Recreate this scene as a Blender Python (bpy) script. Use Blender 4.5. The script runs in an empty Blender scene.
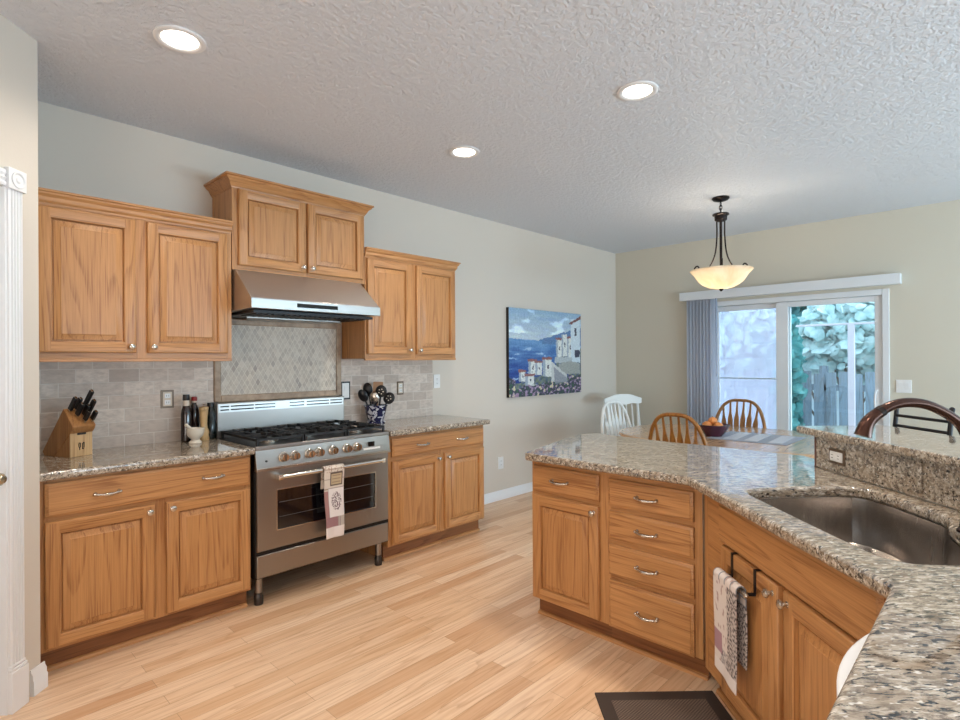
import bpy, bmesh, math, random
from math import pi, sin, cos, radians, hypot, atan2
from mathutils import Matrix, Vector, noise as mnoise
random.seed(7)
S = bpy.context.scene
C = bpy.context.collection
S.view_settings.view_transform = 'Standard'
S.view_settings.look = 'None'
S.view_settings.gamma = 1.0
S.view_settings.use_curve_mapping = False
# ------------------------------------------------------------------ camera, sky, lights, exposure
S.view_settings.exposure = 0.17
CAMZ = 1.41
cd = bpy.data.cameras.new('camera'); cam = bpy.data.objects.new('camera', cd); C.objects.link(cam)
cd.sensor_fit = 'HORIZONTAL'; cd.sensor_width = 36.0; cd.lens = 545.5 / 960 * 36.0
cd.clip_start = 0.05
YAW, PITCH, ROLL = radians(44.03), 0.00097, -0.00574
_f = Vector((cos(YAW), sin(YAW), 0)); _r = Vector((sin(YAW), -cos(YAW), 0)); _u = Vector((0, 0, 1))
_f, _u = _f * cos(PITCH) + _u * sin(PITCH), _u * cos(PITCH) - _f * sin(PITCH)
_r, _u = _r * cos(ROLL) + _u * sin(ROLL), _u * cos(ROLL) - _r * sin(ROLL)
M = Matrix((( _r.x, _u.x, -_f.x, 0), (_r.y, _u.y, -_f.y, 0), (_r.z, _u.z, -_f.z, CAMZ), (0, 0, 0, 1)))
cam.matrix_world = M
S.camera = cam
w = bpy.data.worlds.new('sky'); S.world = w; w.use_nodes = True
bg = w.node_tree.nodes['Background']; bg.inputs[0].default_value = (0.62, 0.82, 1.0, 1); bg.inputs[1].default_value = 4.0

def lamp(name, kind, loc, rot, energy, color=(1, 1, 1), **kw):
    l = bpy.data.lights.new(name, kind); l.energy = energy; l.color = color
    for k, v in kw.items(): setattr(l, k, v)
    o = bpy.data.objects.new(name, l); o.location = loc; o.rotation_euler = rot; C.objects.link(o); return o
lamp('sun', 'SUN', (0, 0, 8), (radians(12), radians(27), 0), 4.5, (1, .95, .87), angle=radians(1))
# unseen area lights: inferred right-hand window daylight, and a warm rear fill added
lamp('offscreen_fill', 'AREA', (4.1, -4.1, 1.45), (radians(124), 0, 0), 420, (.58, .82, 1.0), shape='RECTANGLE', size=5.0, size_y=2.1)
lamp('offscreen_fill', 'AREA', (-2.9, -0.6, 1.45), (radians(120), 0, radians(-90)), 165, (1.0, .87, .77), shape='RECTANGLE', size=4.6, size_y=2.1)  # no window here: unseen warm fill added behind the camera

# ------------------------------------------------------------------ materials
def lin(c):
    if isinstance(c, str):
        c = [int(c[i:i + 2], 16) / 255 for i in (0, 2, 4)]
    return tuple((x / 12.92 if x <= .04045 else ((x + .055) / 1.055) ** 2.4) for x in c) + (1,)
class NT:
    def __init__(s, name):
        s.m = bpy.data.materials.new(name); s.m.use_nodes = True; s.t = s.m.node_tree
        s.b = s.t.nodes['Principled BSDF']; s.out = s.t.nodes['Material Output']
    def n(s, typ, ins=None, **kw):
        nd = s.t.nodes.new('ShaderNode' + typ)
        for k, v in kw.items(): setattr(nd, k, v)
        for k, v in (ins or {}).items(): s.set(nd, k, v)
        return nd
    def set(s, nd, k, v):
        i = nd.inputs[k]
        if isinstance(v, bpy.types.NodeSocket): s.t.links.new(v, i)
        else: i.default_value = v
    def coord(s, scale=(1, 1, 1), rot=(0, 0, 0), rnd=0):
        v = s.n('TexCoord').outputs['Object']
        if rnd:
            oi = s.n('ObjectInfo').outputs['Random']
            mu = s.n('Math', {0: oi, 1: rnd}, operation='MULTIPLY').outputs[0]
            v = s.n('VectorMath', {0: v, 1: mu}, operation='ADD').outputs[0]
        return s.n('Mapping', {'Vector': v, 'Scale': scale, 'Rotation': rot}).outputs[0]
    def noise(s, v, scale, detail=2, rough=.5, dist=0):
        return s.n('TexNoise', {'Vector': v, 'Scale': scale, 'Detail': detail, 'Roughness': rough, 'Distortion': dist}).outputs['Fac']
    def ramp(s, fac, stops, interp='LINEAR'):
        r = s.n('ValToRGB', {'Fac': fac}); cr = r.color_ramp; cr.interpolation = interp
        while len(cr.elements) < len(stops): cr.elements.new(.5)
        for e, (p, c) in zip(cr.elements, stops):
            e.position = p; e.color = c if len(c) == 4 else tuple(c) + (1,)
        return r.outputs[0]
    def math(s, op, a, b=0.0): return s.n('Math', {0: a, 1: b}, operation=op).outputs[0]
    def mix(s, fac, a, b, mode='MIX'):
        x = s.n('Mix', data_type='RGBA', blend_type=mode); s.set(x, 0, fac); s.set(x, 6, a); s.set(x, 7, b); return x.outputs[2]
    def bump(s, h, strength=.3, dist=.01):
        s.set(s.b, 'Normal', s.n('Bump', {'Height': h, 'Strength': strength, 'Distance': dist}).outputs[0])
    def base(s, **kw):
        for k, v in kw.items(): s.set(s.b, {'color': 'Base Color', 'rough': 'Roughness', 'metal': 'Metallic', 'spec': 'Specular IOR Level', 'coat': 'Coat Weight', 'trans': 'Transmission Weight', 'ior': 'IOR'}[k], v)
        return s.m
def plain(name, c, rough=.5, metal=0, **kw):
    return NT(name).base(color=lin(c), rough=rough, metal=metal, **kw)
BLK = (0, 0, 0, 1); WHT = (1, 1, 1, 1)
def oak(name, axis, light, dark, rough=.38):
    t = NT(name)
    sc = {'Z': (5.2, 5.2, .42), 'X': (.42, 5.2, 5.2)}[axis]
    fine = {'Z': (210, 210, 4.5), 'X': (4.5, 210, 210)}[axis]
    mid = {'Z': (60, 60, 1.6), 'X': (1.6, 60, 60)}[axis]
    ring = t.math('FRACT', t.math('MULTIPLY', t.noise(t.coord(sc, rnd=9), 1.0, 1.5, .4, .25), 15.0))
    pore = t.ramp(t.noise(t.coord(fine, rnd=9), 1.0, 2, .6), [(.42, (1,) * 3), (.56, (0,) * 3)])
    str_ = t.ramp(t.noise(t.coord(mid, rnd=9), 1.0, 3, .6), [(.36, (1,) * 3), (.62, (0,) * 3)])
    rc = t.ramp(ring, [(0, (.10,) * 3), (.10, (.0,) * 3), (.55, (.10,) * 3), (.86, (1,) * 3), (.93, (.9,) * 3), (1, (.10,) * 3)])
    rc = t.math('MULTIPLY', rc, t.math('ADD', t.math('MULTIPLY', pore, .75), .25))
    tone = t.noise(t.coord((2.5, 2.5, .9) if axis == 'Z' else (.9, 2.5, 2.5), rnd=9), 1.0, 2)
    c = t.mix(t.math('MULTIPLY', tone, .6), lin(light), lin(dark))
    dk = t.mix(1, lin(dark), (.50, .37, .27, 1), 'MULTIPLY')
    c = t.mix(t.math('MULTIPLY', str_, .17), c, dk)
    c = t.mix(t.math('MULTIPLY', rc, .62), c, dk)
    c = t.mix(t.math('MULTIPLY', pore, .18), c, dk)
    t.base(color=c, rough=rough); t.bump(pore, .06, .002); return t.m
OAKV = oak('honey_oak_upright', 'Z', 'cb9762', 'ae7743'); OAKH = oak('honey_oak_level', 'X', 'cb9762', 'ae7743')
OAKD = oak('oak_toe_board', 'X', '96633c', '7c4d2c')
CHAIRWOOD = oak('chair_oak', 'Z', 'a8722f', '82521f', .35)
TABLEWOOD = oak('table_wood', 'X', 'd8b795', 'c09a74', .10)
BLOCKWOOD = oak('knife_block_wood', 'Z', 'b98550', '936236'); BLOCKLIGHT = oak('pale_block_wood', 'Z', 'd9b88b', 'c6a274')
MILLWOOD = oak('mill_wood', 'Z', 'dcbd8c', 'c39f6a')

def granite(name):
    t = NT(name)
    v = t.n('Mapping', {'Vector': t.coord((1, 1, 1), (0, 0, radians(46))), 'Scale': (.62, 1.75, 1.5)}).outputs[0]
    a = t.noise(v, 40, 6, .72, .5); b = t.noise(v, 66, 4, .62, .4); d = t.noise(v, 14, 3, .55, .5)
    c = t.ramp(a, [(.33, lin('463e38')), (.45, lin('83776a')), (.54, lin('b4a999')), (.68, lin('d8d1c6'))])
    c = t.mix(t.ramp(d, [(.46, BLK), (.62, (.6,) * 3)]), c, lin('94826d'))
    c = t.mix(t.ramp(b, [(.385, WHT), (.445, BLK)]), c, lin('221e1c'))
    c = t.mix(t.ramp(t.noise(v, 90, 2, .5), [(.62, BLK), (.70, (.8,) * 3)]), c, lin('ece8e0'))
    t.base(color=c, rough=.05, spec=1.0, coat=.25); return t.m
GRAN = granite('speckled_granite')

def wallpaint(name, c):
    t = NT(name); v = t.coord()
    t.base(color=lin(c), rough=.75, spec=.25)
    t.bump(t.noise(v, 90, 4, .6), .10, .004); return t.m
WALL = wallpaint('beige_wall_paint', 'd5cdc2')
WALLF = wallpaint('wall_paint_tan_lit', 'd0cbbc')  # same paint as WALL; the far wall's tanner lighting is put into the colour
def ceil_mat():
    t = NT('knockdown_ceiling'); v = t.coord()
    n1 = t.noise(v, 38, 4, .6, .3)
    h = t.ramp(n1, [(.42, BLK), (.56, WHT)])
    t.base(color=lin('d9dee6'), rough=.5, spec=.4); t.bump(h, .5, .010); return t.m
CEIL = ceil_mat()
def floor_mat():
    t = NT('oak_strip_floor'); v = t.coord((1, 1, 1))
    br = t.n('TexBrick', {'Vector': v, 'Color1': BLK, 'Color2': WHT, 'Mortar': (.5, .5, .5, 1), 'Scale': 1.0, 'Mortar Size': .0009, 'Mortar Smooth': .0, 'Bias': 0.0, 'Brick Width': 1.15, 'Row Height': .083}, offset=.37, offset_frequency=2)
    tone = t.ramp(br.outputs['Color'], [(0, lin('d0a683')), (.3, lin('dfbb98')), (.7, lin('e9caab')), (1, lin('f0d6ba'))])
    g = t.noise(t.coord((3, 60, 60)), 1.0, 4, .6)
    rg = t.math('FRACT', t.math('MULTIPLY', t.noise(t.coord((.8, 9, 9)), 1.0, 2, .5, .3), 7))
    c = t.mix(t.ramp(g, [(.35, (.35,) * 3), (.6, BLK)]), tone, lin('b98656'))
    c = t.mix(t.ramp(rg, [(.7, BLK), (.95, (.28,) * 3), (1, BLK)]), c, lin('a8764a'))
    c = t.mix(t.math('MULTIPLY', br.outputs['Fac'], .55), c, lin('7a5230'))
    t.base(color=c, rough=.34, spec=.45); return t.m
FLOOR = floor_mat()
def brick_mat():
    t = NT('travertine_brick_tile')
    o = t.n('TexCoord').outputs['Object']; s = t.n('SeparateXYZ', {0: o})
    v = t.n('CombineXYZ', {0: s.outputs[0], 1: s.outputs[2]}).outputs[0]
    br = t.n('TexBrick', {'Vector': v, 'Color1': BLK, 'Color2': WHT, 'Mortar': BLK, 'Scale': 1.0, 'Mortar Size': .0028, 'Mortar Smooth': .3, 'Brick Width': .153, 'Row Height': .0763}, offset=.5)
    tone = t.ramp(br.outputs['Color'], [(0, lin('bdaea2')), (.5, lin('d2c4b8')), (1, lin('e4d8cc'))])
    n = t.noise(t.coord((1, 1, 2.2)), 22, 5, .65)
    c = t.mix(t.ramp(n, [(.35, (.55,) * 3), (.6, BLK)]), tone, lin('ab9d92'))
    c = t.mix(br.outputs['Fac'], c, lin('dbd3ca'))
    t.base(color=c, rough=.5); t.bump(t.math('SUBTRACT', t.math('MULTIPLY', n, .3), br.outputs['Fac']), .5, .004); return t.m
BRICK = brick_mat()
def diamond_mat():
    t = NT('diamond_mosaic_tile')
    o = t.n('TexCoord').outputs['Object']; s = t.n('SeparateXYZ', {0: o})
    a = t.math('MULTIPLY', s.outputs[0], 1 / .036); b = t.math('MULTIPLY', s.outputs[2], 1 / .062)
    v = t.n('CombineXYZ', {0: t.math('ADD', a, b), 1: t.math('SUBTRACT', a, b)}).outputs[0]
    br = t.n('TexBrick', {'Vector': v, 'Color1': BLK, 'Color2': WHT, 'Mortar': BLK, 'Scale': 1.0, 'Mortar Size': .045, 'Mortar Smooth': .2, 'Brick Width': 1.0, 'Row Height': 1.0}, offset=0.0)
    tone = t.ramp(br.outputs['Color'], [(0, lin('9c9186')), (.05, lin('b8aea2')), (.5, lin('c6bcae')), (1, lin('d3cabd'))])
    n = t.noise(t.coord(), 30, 4, .6)
    c = t.mix(t.ramp(n, [(.36, (.5,) * 3), (.55, BLK)]), tone, lin('9d9184'))
    c = t.mix(br.outputs['Fac'], c, lin('e2dcd0'))
    t.base(color=c, rough=.45); t.bump(t.math('SUBTRACT', 1.0, br.outputs['Fac']), .5, .004); return t.m
DIAM = diamond_mat()
def stone_trim():
    t = NT('stone_trim'); n = t.noise(t.coord((1, 1, 1)), 18, 4, .6)
    t.base(color=t.ramp(n, [(.3, lin('8d7764')), (.6, lin('b39d86'))]), rough=.5); return t.m
STONE = stone_trim()
def steel(name, c, rough, stretch=(2, 140, 140)):
    t = NT(name); n = t.noise(t.coord(stretch), 1.0, 3, .6)
    r = t.n('MapRange', {0: n, 3: rough - .05, 4: rough + .07}).outputs[0]
    t.base(color=lin(c), metal=1.0, rough=r); return t.m
STEEL = steel('brushed_steel', '9d9792', .34); SINKST = steel('sink_steel', 'b5aea8', .24, (60, 60, 2))
CHROME = plain('polished_nickel', 'd9d4cc', .16, 1.0); NICKEL = plain('satin_nickel', 'c9c2b8', .26, 1.0)
BLACKM = plain('black_metal', '17161a', .42, .3); IRON = plain('cast_iron', '131315', .55)
BRONZE = plain('oiled_bronze', '4a3128', .24, .7); DKBRONZE = plain('dark_bronze', '2c2422', .4, .7)
BLKPL = plain('black_plastic', '131215', .32); GLOSSBLK = plain('black_gloss', '0b0b0e', .08)
WHITE = plain('white_paint', 'e9eaec', .35); WHITEPL = plain('white_plastic', 'eceded', .3); VINYL = plain('white_vinyl', 'dfe4e8', .3)
OVGLASS = plain('oven_glass', '0d0d12', .06, 0, spec=.8)
BROWNPL = plain('brown_plate', '6a5848', .35, .5)
WHITEWOOD = plain('white_chair_paint', 'e8ebe8', .4)
MARBLE = plain('cream_marble', 'd8d0c2', .3)
BOTTLE = plain('dark_bottle_glass', '1d0f10', .08, 0, spec=.7); CREAML = plain('cream_label', 'd9cdbd', .5); REDCAP = plain('red_cap', '8e1c20', .35)
MAT_B = plain('mat_border', '3b302b', .7)
def weave(name, a, b, sc):
    t = NT(name); ch = t.n('TexChecker', {'Vector': t.coord(), 'Color1': lin(a), 'Color2': lin(b), 'Scale': sc})
    t.base(color=ch.outputs[0], rough=.85); t.bump(ch.outputs[1], .4, .002); return t.m
MAT_F = weave('mat_weave', '6f5f54', '4c3f38', 140)
RUNNER = weave('runner_weave', 'a9b0bd', '8f97a8', 130)
NAPKIN = weave('napkin_weave', 'd7d9df', 'bcc1cc', 160)
FRUIT = plain('orange_peel', 'd98a4a', .45); BOWLM = plain('plum_glazed_bowl', '4a2230', .2)
LENS = NT('lamp_lens'); LENS.base(color=WHT); LENS.set(LENS.b, 'Emission Color', (1, .90, .78, 1)); LENS.set(LENS.b, 'Emission Strength', 9.0); LENS = LENS.m
def shade_mat():
    t = NT('alabaster_glass')
    n = t.noise(t.coord(), 6, 4, .6, 1.0); c = t.ramp(n, [(.35, lin('ecdcc2')), (.65, lin('f8f0e2'))])
    d = t.n('BsdfDiffuse', {0: c}); tr = t.n('BsdfTranslucent', {0: c}); gl = t.n('BsdfGlossy', {'Color': WHT, 'Roughness': .2})
    m = t.n('MixShader', {0: .6, 1: d.outputs[0], 2: tr.outputs[0]}); m2 = t.n('MixShader', {0: .05, 1: m.outputs[0], 2: gl.outputs[0]})
    t.t.links.new(m2.outputs[0], t.out.inputs[0]); return t.m
SHADE = shade_mat()
def glass_mat():
    t = NT('window_glass')
    tr = t.n('BsdfTransparent', {0: (.93, .97, .97, 1)}); gl = t.n('BsdfGlossy', {'Color': WHT, 'Roughness': .01})
    fr = t.n('Fresnel', {'IOR': 1.45})
    m = t.n('MixShader', {0: fr.outputs[0], 1: tr.outputs[0], 2: gl.outputs[0]}); t.t.links.new(m.outputs[0], t.out.inputs[0]); return t.m
GLASS = glass_mat()
def screen_mat():
    t = NT('insect_screen')
    tr = t.n('BsdfTransparent', {0: (1, 1, 1, 1)}); d = t.n('BsdfDiffuse', {0: lin('d6d4ea')}); tl = t.n('BsdfTranslucent', {0: lin('d6d4ea')})
    a = t.n('MixShader', {0: .5, 1: d.outputs[0], 2: tl.outputs[0]})
    m = t.n('MixShader', {0: .36, 1: tr.outputs[0], 2: a.outputs[0]}); t.t.links.new(m.outputs[0], t.out.inputs[0]); return t.m
SCREEN = screen_mat()
def blind_mat():
    t = NT('blind_vinyl'); d = t.n('BsdfDiffuse', {0: lin('dfe5ee')}); tl = t.n('BsdfTranslucent', {0: lin('cfd9ea')})
    m = t.n('MixShader', {0: .5, 1: d.outputs[0], 2: tl.outputs[0]}); t.t.links.new(m.outputs[0], t.out.inputs[0]); return t.m
BLIND = blind_mat()
def leaf_mat(name, a, b):
    t = NT(name); n = t.noise(t.coord(), 5, 2); c = t.ramp(n, [(.35, lin(a)), (.65, lin(b))])
    d = t.n('BsdfDiffuse', {0: c}); tl = t.n('BsdfTranslucent', {0: c})
    m = t.n('MixShader', {0: .35, 1: d.outputs[0], 2: tl.outputs[0]}); t.t.links.new(m.outputs[0], t.out.inputs[0]); return t.m
LEAFA = leaf_mat('vine_leaf', '8fb0b2', 'bcd0d2'); LEAFB = leaf_mat('shrub_leaf', '337678', '639ea0')
FENCEM = oak('weathered_fence_wood', 'Z', '76899a', '5f7385', .8)
def vcol(name, rough=.8):
    t = NT(name); a = t.n('VertexColor', layer_name='print'); t.base(color=a.outputs[0], rough=rough); return t.m
PAINTM = vcol('oil_paint', .5); CLOTH = vcol('printed_cloth', .9)
def pot_mat():
    t = NT('blue_white_porcelain'); n = t.noise(t.coord(), 28, 2, .5, 1.2)
    t.base(color=t.ramp(n, [(.50, lin('1d2148')), (.57, lin('c9cbd6'))]), rough=.15); return t.m
POT = pot_mat()
PATIO = plain('concrete', 'b9bcbc', .9)

# ------------------------------------------------------------------ mesh helpers
class MB:
    def __init__(s): s.v = []; s.f = []; s.mi = []
    def add(s, vs, fs, m=0):
        k = len(s.v); s.v += [tuple(x) for x in vs]
        for f in fs: s.f.append([k + i for i in f]); s.mi.append(m)
        return s
    def box(s, x0, x1, y0, y1, z0, z1, m=0):
        return s.add([(x, y, z) for z in (z0, z1) for y in (y0, y1) for x in (x0, x1)],
                     [(0, 2, 3, 1), (4, 5, 7, 6), (0, 1, 5, 4), (2, 6, 7, 3), (0, 4, 6, 2), (1, 3, 7, 5)], m)
    def obox(s, c, ax, ay, az, m=0):          # oriented box: centre, half-axis vectors
        c, ax, ay, az = map(Vector, (c, ax, ay, az))
        return s.add([c + ax * i + ay * j + az * k for k in (-1, 1) for j in (-1, 1) for i in (-1, 1)],
                     [(0, 2, 3, 1), (4, 5, 7, 6), (0, 1, 5, 4), (2, 6, 7, 3), (0, 4, 6, 2), (1, 3, 7, 5)], m)
    def prism(s, poly, a, b, axis='z', m=0):
        n = len(poly)
        P = {'z': lambda p, h: (p[0], p[1], h), 'x': lambda p, h: (h, p[0], p[1]), 'y': lambda p, h: (p[0], h, p[1])}[axis]
        return s.add([P(p, a) for p in poly] + [P(p, b) for p in poly],
                     [tuple(range(n))[::-1], tuple(range(n, 2 * n))] + [(i, (i + 1) % n, n + (i + 1) % n, n + i) for i in range(n)], m)
    def lathe(s, prof, c=(0, 0, 0), n=24, m=0, ax='z', caps=True):
        vs = []; k = len(prof)
        for i in range(n):
            a = 2 * pi * i / n
            for r, h in prof:
                x, y = r * cos(a), r * sin(a)
                p = {'z': (x, y, h), 'y': (x, h, y), 'x': (h, x, y)}[ax]
                vs.append((p[0] + c[0], p[1] + c[1], p[2] + c[2]))
        fs = [(i * k + j, ((i + 1) % n) * k + j, ((i + 1) % n) * k + j + 1, i * k + j + 1) for i in range(n) for j in range(k - 1)]
        if caps:
            if prof[0][0] > 1e-5: fs.append(tuple(i * k for i in range(n)))
            if prof[-1][0] > 1e-5: fs.append(tuple(i * k + k - 1 for i in range(n)))
        return s.add(vs, fs, m)
    def tube(s, pts, r, n=10, m=0, closed=False, flat=1.0):
        pts = [Vector(p) for p in pts]; N = len(pts)
        rs = r if isinstance(r, (list, tuple)) else [r] * N
        vs = []; up = None
        for i, p in enumerate(pts):
            t = (pts[(i + 1) % N] - pts[i - 1]) if closed else (pts[min(i + 1, N - 1)] - pts[max(i - 1, 0)])
            t.normalize()
            if up is None:
                up = Vector((0, 0, 1)) if abs(t.z) < .9 else Vector((1, 0, 0))
            a = t.cross(up).normalized(); up = a.cross(t).normalized()
            for j in range(n):
                q = 2 * pi * j / n
                vs.append(p + a * cos(q) * rs[i] + up * sin(q) * rs[i] * flat)
        fs = [(i * n + j, i * n + (j + 1) % n, ((i + 1) % N) * n + (j + 1) % n, ((i + 1) % N) * n + j) for i in range(N if closed else N - 1) for j in range(n)]
        if not closed: fs += [tuple(range(n))[::-1], tuple(range((N - 1) * n, N * n))]
        return s.add(vs, fs, m)
    def ball(s, c, r, n=16, m=0):
        r = r if isinstance(r, (tuple, list)) else (r, r, r)
        k = n // 2; vs = []; 
        for i in range(k + 1):
            a = pi * i / k
            for j in range(n):
                b = 2 * pi * j / n
                vs.append((c[0] + r[0] * sin(a) * cos(b), c[1] + r[1] * sin(a) * sin(b), c[2] + r[2] * cos(a)))
        return s.add(vs, [(i * n + j, i * n + (j + 1) % n, (i + 1) * n + (j + 1) % n, (i + 1) * n + j) for i in range(k) for j in range(n)], m)
    def grid(s, fn, nu, nv, m=0):
        return s.add([fn(i / nu, j / nv) for j in range(nv + 1) for i in range(nu + 1)],
                     [(j * (nu + 1) + i, j * (nu + 1) + i + 1, (j + 1) * (nu + 1) + i + 1, (j + 1) * (nu + 1) + i) for j in range(nv) for i in range(nu)], m)
    def build(s, name, mats, parent=None, bevel=0, loc=None, smooth=True, solid=0, rz=0):
        me = bpy.data.meshes.new(name); me.from_pydata(s.v, [], s.f)
        for i, p in enumerate(me.polygons): p.material_index = s.mi[i]
        bm = bmesh.new(); bm.from_mesh(me)
        bmesh.ops.remove_doubles(bm, verts=bm.verts, dist=1e-6)
        bmesh.ops.recalc_face_normals(bm, faces=bm.faces); bm.to_mesh(me); bm.free()
        for x in (mats if isinstance(mats, (list, tuple)) else [mats]): me.materials.append(x)
        if smooth: me.shade_smooth(); me.set_sharp_from_angle(angle=radians(38))
        o = bpy.data.objects.new(name, me); C.objects.link(o)
        if parent: o.parent = parent
        if loc: o.location = loc
        o.rotation_euler.z = rz
        if solid:
            d = o.modifiers.new('solid', 'SOLIDIFY'); d.thickness = solid; d.offset = 0
        if bevel:
            d = o.modifiers.new('bevel', 'BEVEL'); d.width = bevel; d.segments = 2; d.limit_method = 'ANGLE'; d.angle_limit = radians(40)
        return o
def tag(o, label, cat, group=None):
    o['label'] = label; o['category'] = cat
    if group: o['group'] = group
    return o
def thing(name, label, cat, loc=(0, 0, 0), rz=0, group=None):
    o = bpy.data.objects.new(name, None); C.objects.link(o); o.location = loc; o.rotation_euler.z = rz
    o.empty_display_size = .1
    return tag(o, label, cat, group)
def struct(o): o['kind'] = 'structure'; return o
def dup(root, loc=None, rz=None, label=None):
    def cp(o, par):
        c = o.copy(); C.objects.link(c)
        if par: c.parent = par
        for ch in list(o.children): cp(ch, c)
        return c
    r = cp(root, None)
    if loc: r.location = loc
    if rz is not None: r.rotation_euler.z = rz
    if label: r['label'] = label
    return r
def slab(name, polys, z0, z1, mat, b=.012, parent=None, res=3):
    cu = bpy.data.curves.new(name, 'CURVE'); cu.dimensions = '2D'; cu.fill_mode = 'BOTH'
    cu.extrude = (z1 - z0) / 2 - b; cu.bevel_depth = b; cu.bevel_resolution = res; cu.offset = -b
    for p in polys:
        sp = cu.splines.new('POLY'); sp.points.add(len(p) - 1); sp.use_cyclic_u = True
        for q, (x, y) in zip(sp.points, p): q.co = (x, y, 0, 1)
    t = bpy.data.objects.new('tmp', cu); C.objects.link(t)
    me = bpy.data.meshes.new_from_object(t.evaluated_get(bpy.context.evaluated_depsgraph_get()))
    bpy.data.objects.remove(t); bpy.data.curves.remove(cu)
    me.transform(Matrix.Translation((0, 0, (z0 + z1) / 2))); me.name = name
    me.materials.clear(); me.materials.append(mat)
    me.shade_smooth(); me.set_sharp_from_angle(angle=radians(38))
    o = bpy.data.objects.new(name, me); C.objects.link(o)
    if parent: o.parent = parent
    return o
def smoothpath(pts, n=8):                     # Catmull-Rom through points
    P = [Vector(p) for p in pts]; out = []
    for i in range(len(P) - 1):
        a, b, c, d = P[max(i - 1, 0)], P[i], P[i + 1], P[min(i + 2, len(P) - 1)]
        for k in range(n):
            t = k / n
            out.append(.5 * ((2 * b) + (c - a) * t + (2 * a - 5 * b + 4 * c - d) * t * t + (3 * b - a - 3 * c + d) * t ** 3))
    return out + [P[-1]]
def uv(u, v, z=0): return Vector(((u + v) * .70711, (u - v) * .70711, z))
def xy(u, v): p = uv(u, v); return (p.x, p.y)
def colour_attr(o, fn):
    me = o.data; a = me.color_attributes.new('print', 'FLOAT_COLOR', 'POINT')
    for i, vx in enumerate(me.vertices): a.data[i].color = lin(fn(vx.co))

# ------------------------------------------------------------------ room shell
YW, XF, ZC = 3.70, 6.404, 2.805
YR, XB = -4.2, -3.0
struct(MB().box(XB, XF, YR, YW + .12, -.1, 0).build('floor', FLOOR, smooth=False))
struct(MB().box(XB - .12, XF + .15, YR - .12, YW + .12, ZC, ZC + .12).build('ceiling', CEIL, smooth=False))
struct(MB().box(.36, XF + .15, YW, YW + .12, 0, ZC).build('wall_left', WALL, smooth=False))
DY0, DY1, DZT = .80, 2.52, 2.07             # sliding door opening in the far wall
m = MB().box(XF, XF + .15, YR, DY0, 0, ZC).box(XF, XF + .15, DY1, YW, 0, ZC).box(XF, XF + .15, DY0, DY1, DZT, ZC).box(XF, XF + .15, DY0, DY1, -.1, .02)
struct(m.build('wall_far', WALLF, smooth=False))
struct(MB().box(XB, XF, YR - .12, YR, 0, ZC).build('wall_right', WALL, smooth=False))
struct(MB().box(XB - .12, XB, YR, YW, 0, ZC).build('wall_behind', WALL, smooth=False))
# corner pantry: a diagonal wall with a door, and its short return beside the cabinets
PU, PV = 2.395, -1.87
m = MB().box(-.165, 0, 0, .10, 0, ZC).box(-1.05, -.97, 0, .10, 0, ZC).box(-.97, -.165, 0, .10, 2.12, ZC).box(-3.2, -1.05, 0, .10, 0, ZC)
pw = struct(m.build('wall_pantry', WALL, loc=uv(PU, PV), rz=radians(45), smooth=False))
struct(MB().box(.28, .372, 3.03, YW + .12, 0, ZC).build('wall_return', WALL, smooth=False))
def base_prof(h=.095, t=.016): return [(0, 0), (-t, 0), (-t, h * .55), (-t * .75, h * .62), (-t * .75, h * .78), (-t * .35, h * .9), (-t * .3, h), (0, h)]
struct(MB().prism([(YW + a, b) for a, b in base_prof()], 3.262, XF, 'x').build('baseboard_left', WHITE))
m = MB()
for y0, y1 in ((2.50, YW - .017), (YR, .73)): m.prism([(XF + a, b) for a, b in base_prof()], y0, y1, 'y')
struct(m.build('baseboard_far', WHITE))
m = MB().prism([(a, b) for a, b in base_prof(.11, .018)], -.058, .018, 'x')
struct(m.build('baseboard_pantry', WHITE, loc=uv(PU, PV), rz=radians(45)))
# pantry door (white) with fluted casing, rosette and plinth block
dr = thing('door_1', 'white pantry door with fluted casing in the diagonal wall at left edge', 'door', uv(PU - .012, PV), radians(45)); struct(dr)
m = MB().box(-.965, -.176, .03, .065, .012, 2.105)
m.build('door_slab', WHITE, dr, bevel=.003)
def fluted(x0, x1, z0, z1):
    q = MB(); n = 4; wd = (x1 - x0); pr = [(x0, 0), (x0, -.014)]
    for i in range(n):
        a = x0 + wd * (.10 + .8 * i / n); b = a + wd * .8 / n
        pr += [(a + .002, -.016)] + [(a + (b - a) * (.15 + .7 * k / 5), -.016 + .007 * sin(pi * k / 5)) for k in range(6)] + [(b - .002, -.016)]
    pr += [(x1, -.014), (x1, 0)]
    return q.prism(pr, z0, z1, 'z')
cas = fluted(-.158, -.088, .19, 2.118); cas.build('casing', WHITE, dr)
h = MB(); h.prism([(2.12, 0), (2.12, -.014), (2.13, -.016), (2.14, -.009), (2.15, -.016), (2.16, -.009), (2.17, -.016), (2.185, -.014), (2.185, 0)][::-1] and [(0, 2.122), (-.014, 2.122), (-.016, 2.132), (-.009, 2.142), (-.016, 2.152), (-.009, 2.162), (-.016, 2.172), (-.014, 2.186), (0, 2.186)], -.97, -.168, 'x').build('head_casing', WHITE, dr)
MB().box(-.166, -.158, -.006, .10, 0, 2.12).build('jamb', WHITE, dr)
r = MB().box(-.165, -.078, -.024, 0, 2.115, 2.20); r.lathe([(.034, -.024), (.034, -.030), (.027, -.030), (.024, -.025), (.014, -.025), (.010, -.031), (0, -.032)], (-.1215, 0, 2.157), 28, ax='y'); r.build('rosette', WHITE, dr, bevel=.002)
MB().box(-.164, -.080, -.026, 0, 0, .165).box(-.162, -.082, -.022, 0, .165, .178).box(-.160, -.085, -.018, 0, .178, .19).build('plinth_block', WHITE, dr, bevel=.003)
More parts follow.
